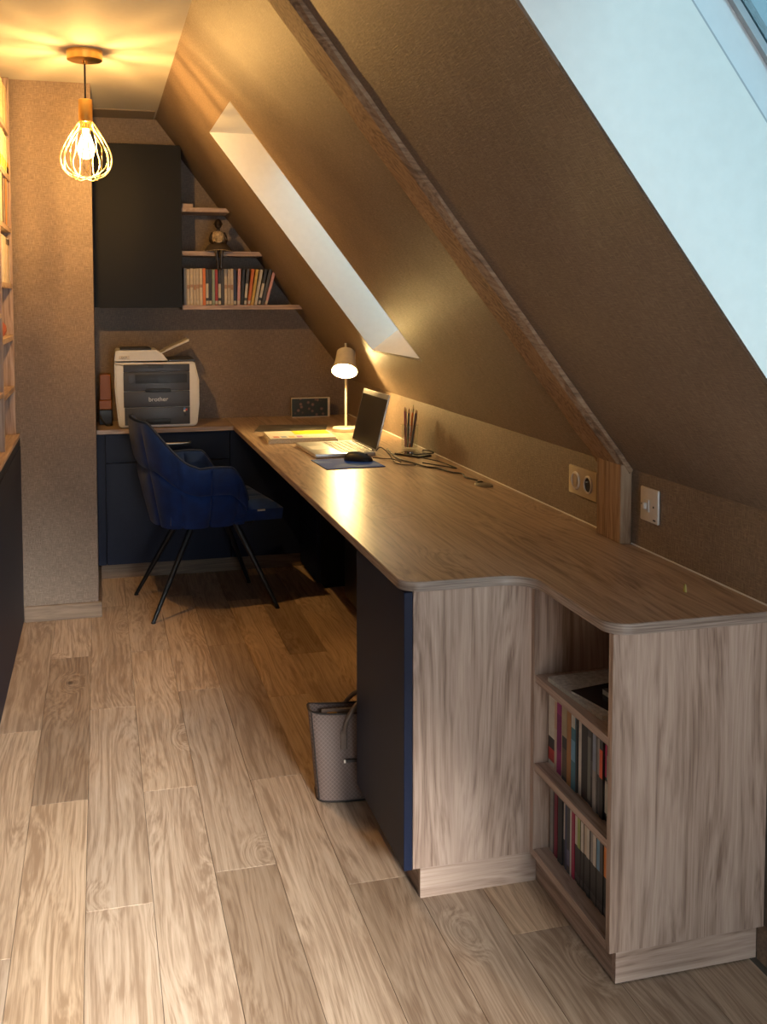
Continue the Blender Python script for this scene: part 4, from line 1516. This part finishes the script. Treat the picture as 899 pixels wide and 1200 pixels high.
hem = [(.074 * math.cos(2 * math.pi * i / NS), -.008 + .058 * math.sin(2 * math.pi * i / NS), .004 + .002 * math.sin(6 * math.pi * i / NS)) for i in range(NS)]
tube(bm, hem, .0018, 6, closed=True)
obj('hem', bm, TOPM, s_, True, True)

# ================================================================== HAND BAG
hb = thing('tote_bag', 'taupe tote bag with diamond print standing on the floor behind the navy door', 'bag', (.700, 2.785, 0), math.radians(-6))
m, nt, b = new_mat('taupe_monogram')
tc = N(nt, 'ShaderNodeTexCoord')
mp = N(nt, 'ShaderNodeMapping')
mp.inputs['Rotation'].default_value = (0, math.radians(45), 0)
mp.inputs['Scale'].default_value = (24, 1, 24)
nt.links.new(tc.outputs['Object'], mp.inputs['Vector'])
br = N(nt, 'ShaderNodeTexVoronoi')
br.distance = 'CHEBYCHEV'
br.inputs['Randomness'].default_value = 0.0
nt.links.new(mp.outputs[0], br.inputs['Vector'])
nt.links.new(ramp(nt, br.outputs['Distance'], [(.12, (.05, .033, .028)), (.2, (.15, .102, .086)), (.40, (.14, .096, .08)), (.46, (.24, .17, .145))]), b.inputs['Base Color'])
b.inputs['Roughness'].default_value = .6
BAGM = m
TRIM = plain('taupe_leather', (.16, .115, .09), .5)
TRIMD = plain('dark_piping', (.03, .022, .02), .5)
# body: tapered open tub, wider at the top
bm = bmesh.new()
NB_, NVB = 40, 10
def bag_pt(i, t, k=1.0):
    a = 2 * math.pi * i / NB_
    ex = 5.0
    cx_ = math.copysign(abs(math.cos(a)) ** (2 / ex), math.cos(a))
    cy_ = math.copysign(abs(math.sin(a)) ** (2 / ex), math.sin(a))
    hx = (.135 + .022 * t) * k
    hy = (.060 - .020 * t) * k
    sag = .006 * math.sin(3 * a + t * 4) * (1 - t) * t * 2
    return Vector((cx_ * hx + .0, cy_ * (hy + sag), .003 + t * .238 + .010 * t * math.cos(a) ** 2 * (1 if math.cos(a) < 0 else .6)))
rows = [[bm.verts.new(bag_pt(i, t / NVB)) for i in range(NB_)] for t in range(NVB + 1)]
inr = [[bm.verts.new(bag_pt(i, t / NVB, .965) + Vector((0, 0, .001))) for i in range(NB_)] for t in range(NVB, -1, -1)]
seq = rows + inr
for a, b_ in zip(seq, seq[1:]):
    for i in range(NB_):
        bm.faces.new((a[i], a[(i + 1) % NB_], b_[(i + 1) % NB_], b_[i]))
bm.faces.new(rows[0][::-1])
bm.faces.new(inr[-1])
bmesh.ops.recalc_face_normals(bm, faces=bm.faces)
bd = obj('body', bm, BAGM, hb, True, True)
for nm, t in (('top_edge', 1.0), ('bottom_piping', 0.0)):
    bm = bmesh.new()
    tube(bm, [bag_pt(i, t) + Vector((0, 0, .001 if t else .0015)) for i in range(NB_)], .0028, 6, closed=True)
    obj(nm, bm, TRIMD, bd, True, True)
for i0 in (NB_ // 2 + 3, NB_ // 2 - 3, 3, NB_ - 3):
    bm = bmesh.new()
    tube(bm, [bag_pt(i0, t / 10) + Vector((0, 0, 0)) for t in range(11)], .0022, 6)
    obj('corner_piping', bm, TRIMD, bd, True, True)
# strap handles falling forwards
for sy in (-1, 1):
    pts = []
    for k in range(13):
        t = k / 12
        x = -.062 + .124 * t
        z = .19 + .085 * math.sin(math.pi * t) ** .6
        y = sy * (.046 if z < .245 else .046 - .10 * (z - .245) * 3)
        pts.append(Vector((x, y, z)))
    bm = bmesh.new()
    tube(bm, smooth_path(pts, 3), .0068, 8)
    hd_ = obj('handle', bm, TRIM, hb, True, True)
    for x in (-.062, .062):
        obj('handle_tab', newbox(x - .009, x + .009, sy * .047 - .003, sy * .047 + .003, .145, .20, bevel=.002), TRIM, hd_, local=True)
# brass buckle strip at the front, leather bits inside
bm = newbox(-.060, .03, -.057, -.0535, .110, .120, bevel=.001)
obj('nameplate_strap', bm, TRIMD, hb, local=True)
obj('buckle', newbox(-.063, -.057, -.059, -.056, .110, .120, bevel=.001), STEEL, hb, local=True)
obj('lining_flap', newbox(-.12, .12, -.004, .004, .16, .243, bevel=.002), TRIM, hb, local=True)
obj('zip_puller', newbox(-.105, -.075, -.022, -.008, .226, .238, bevel=.003), BRASS, hb, local=True)
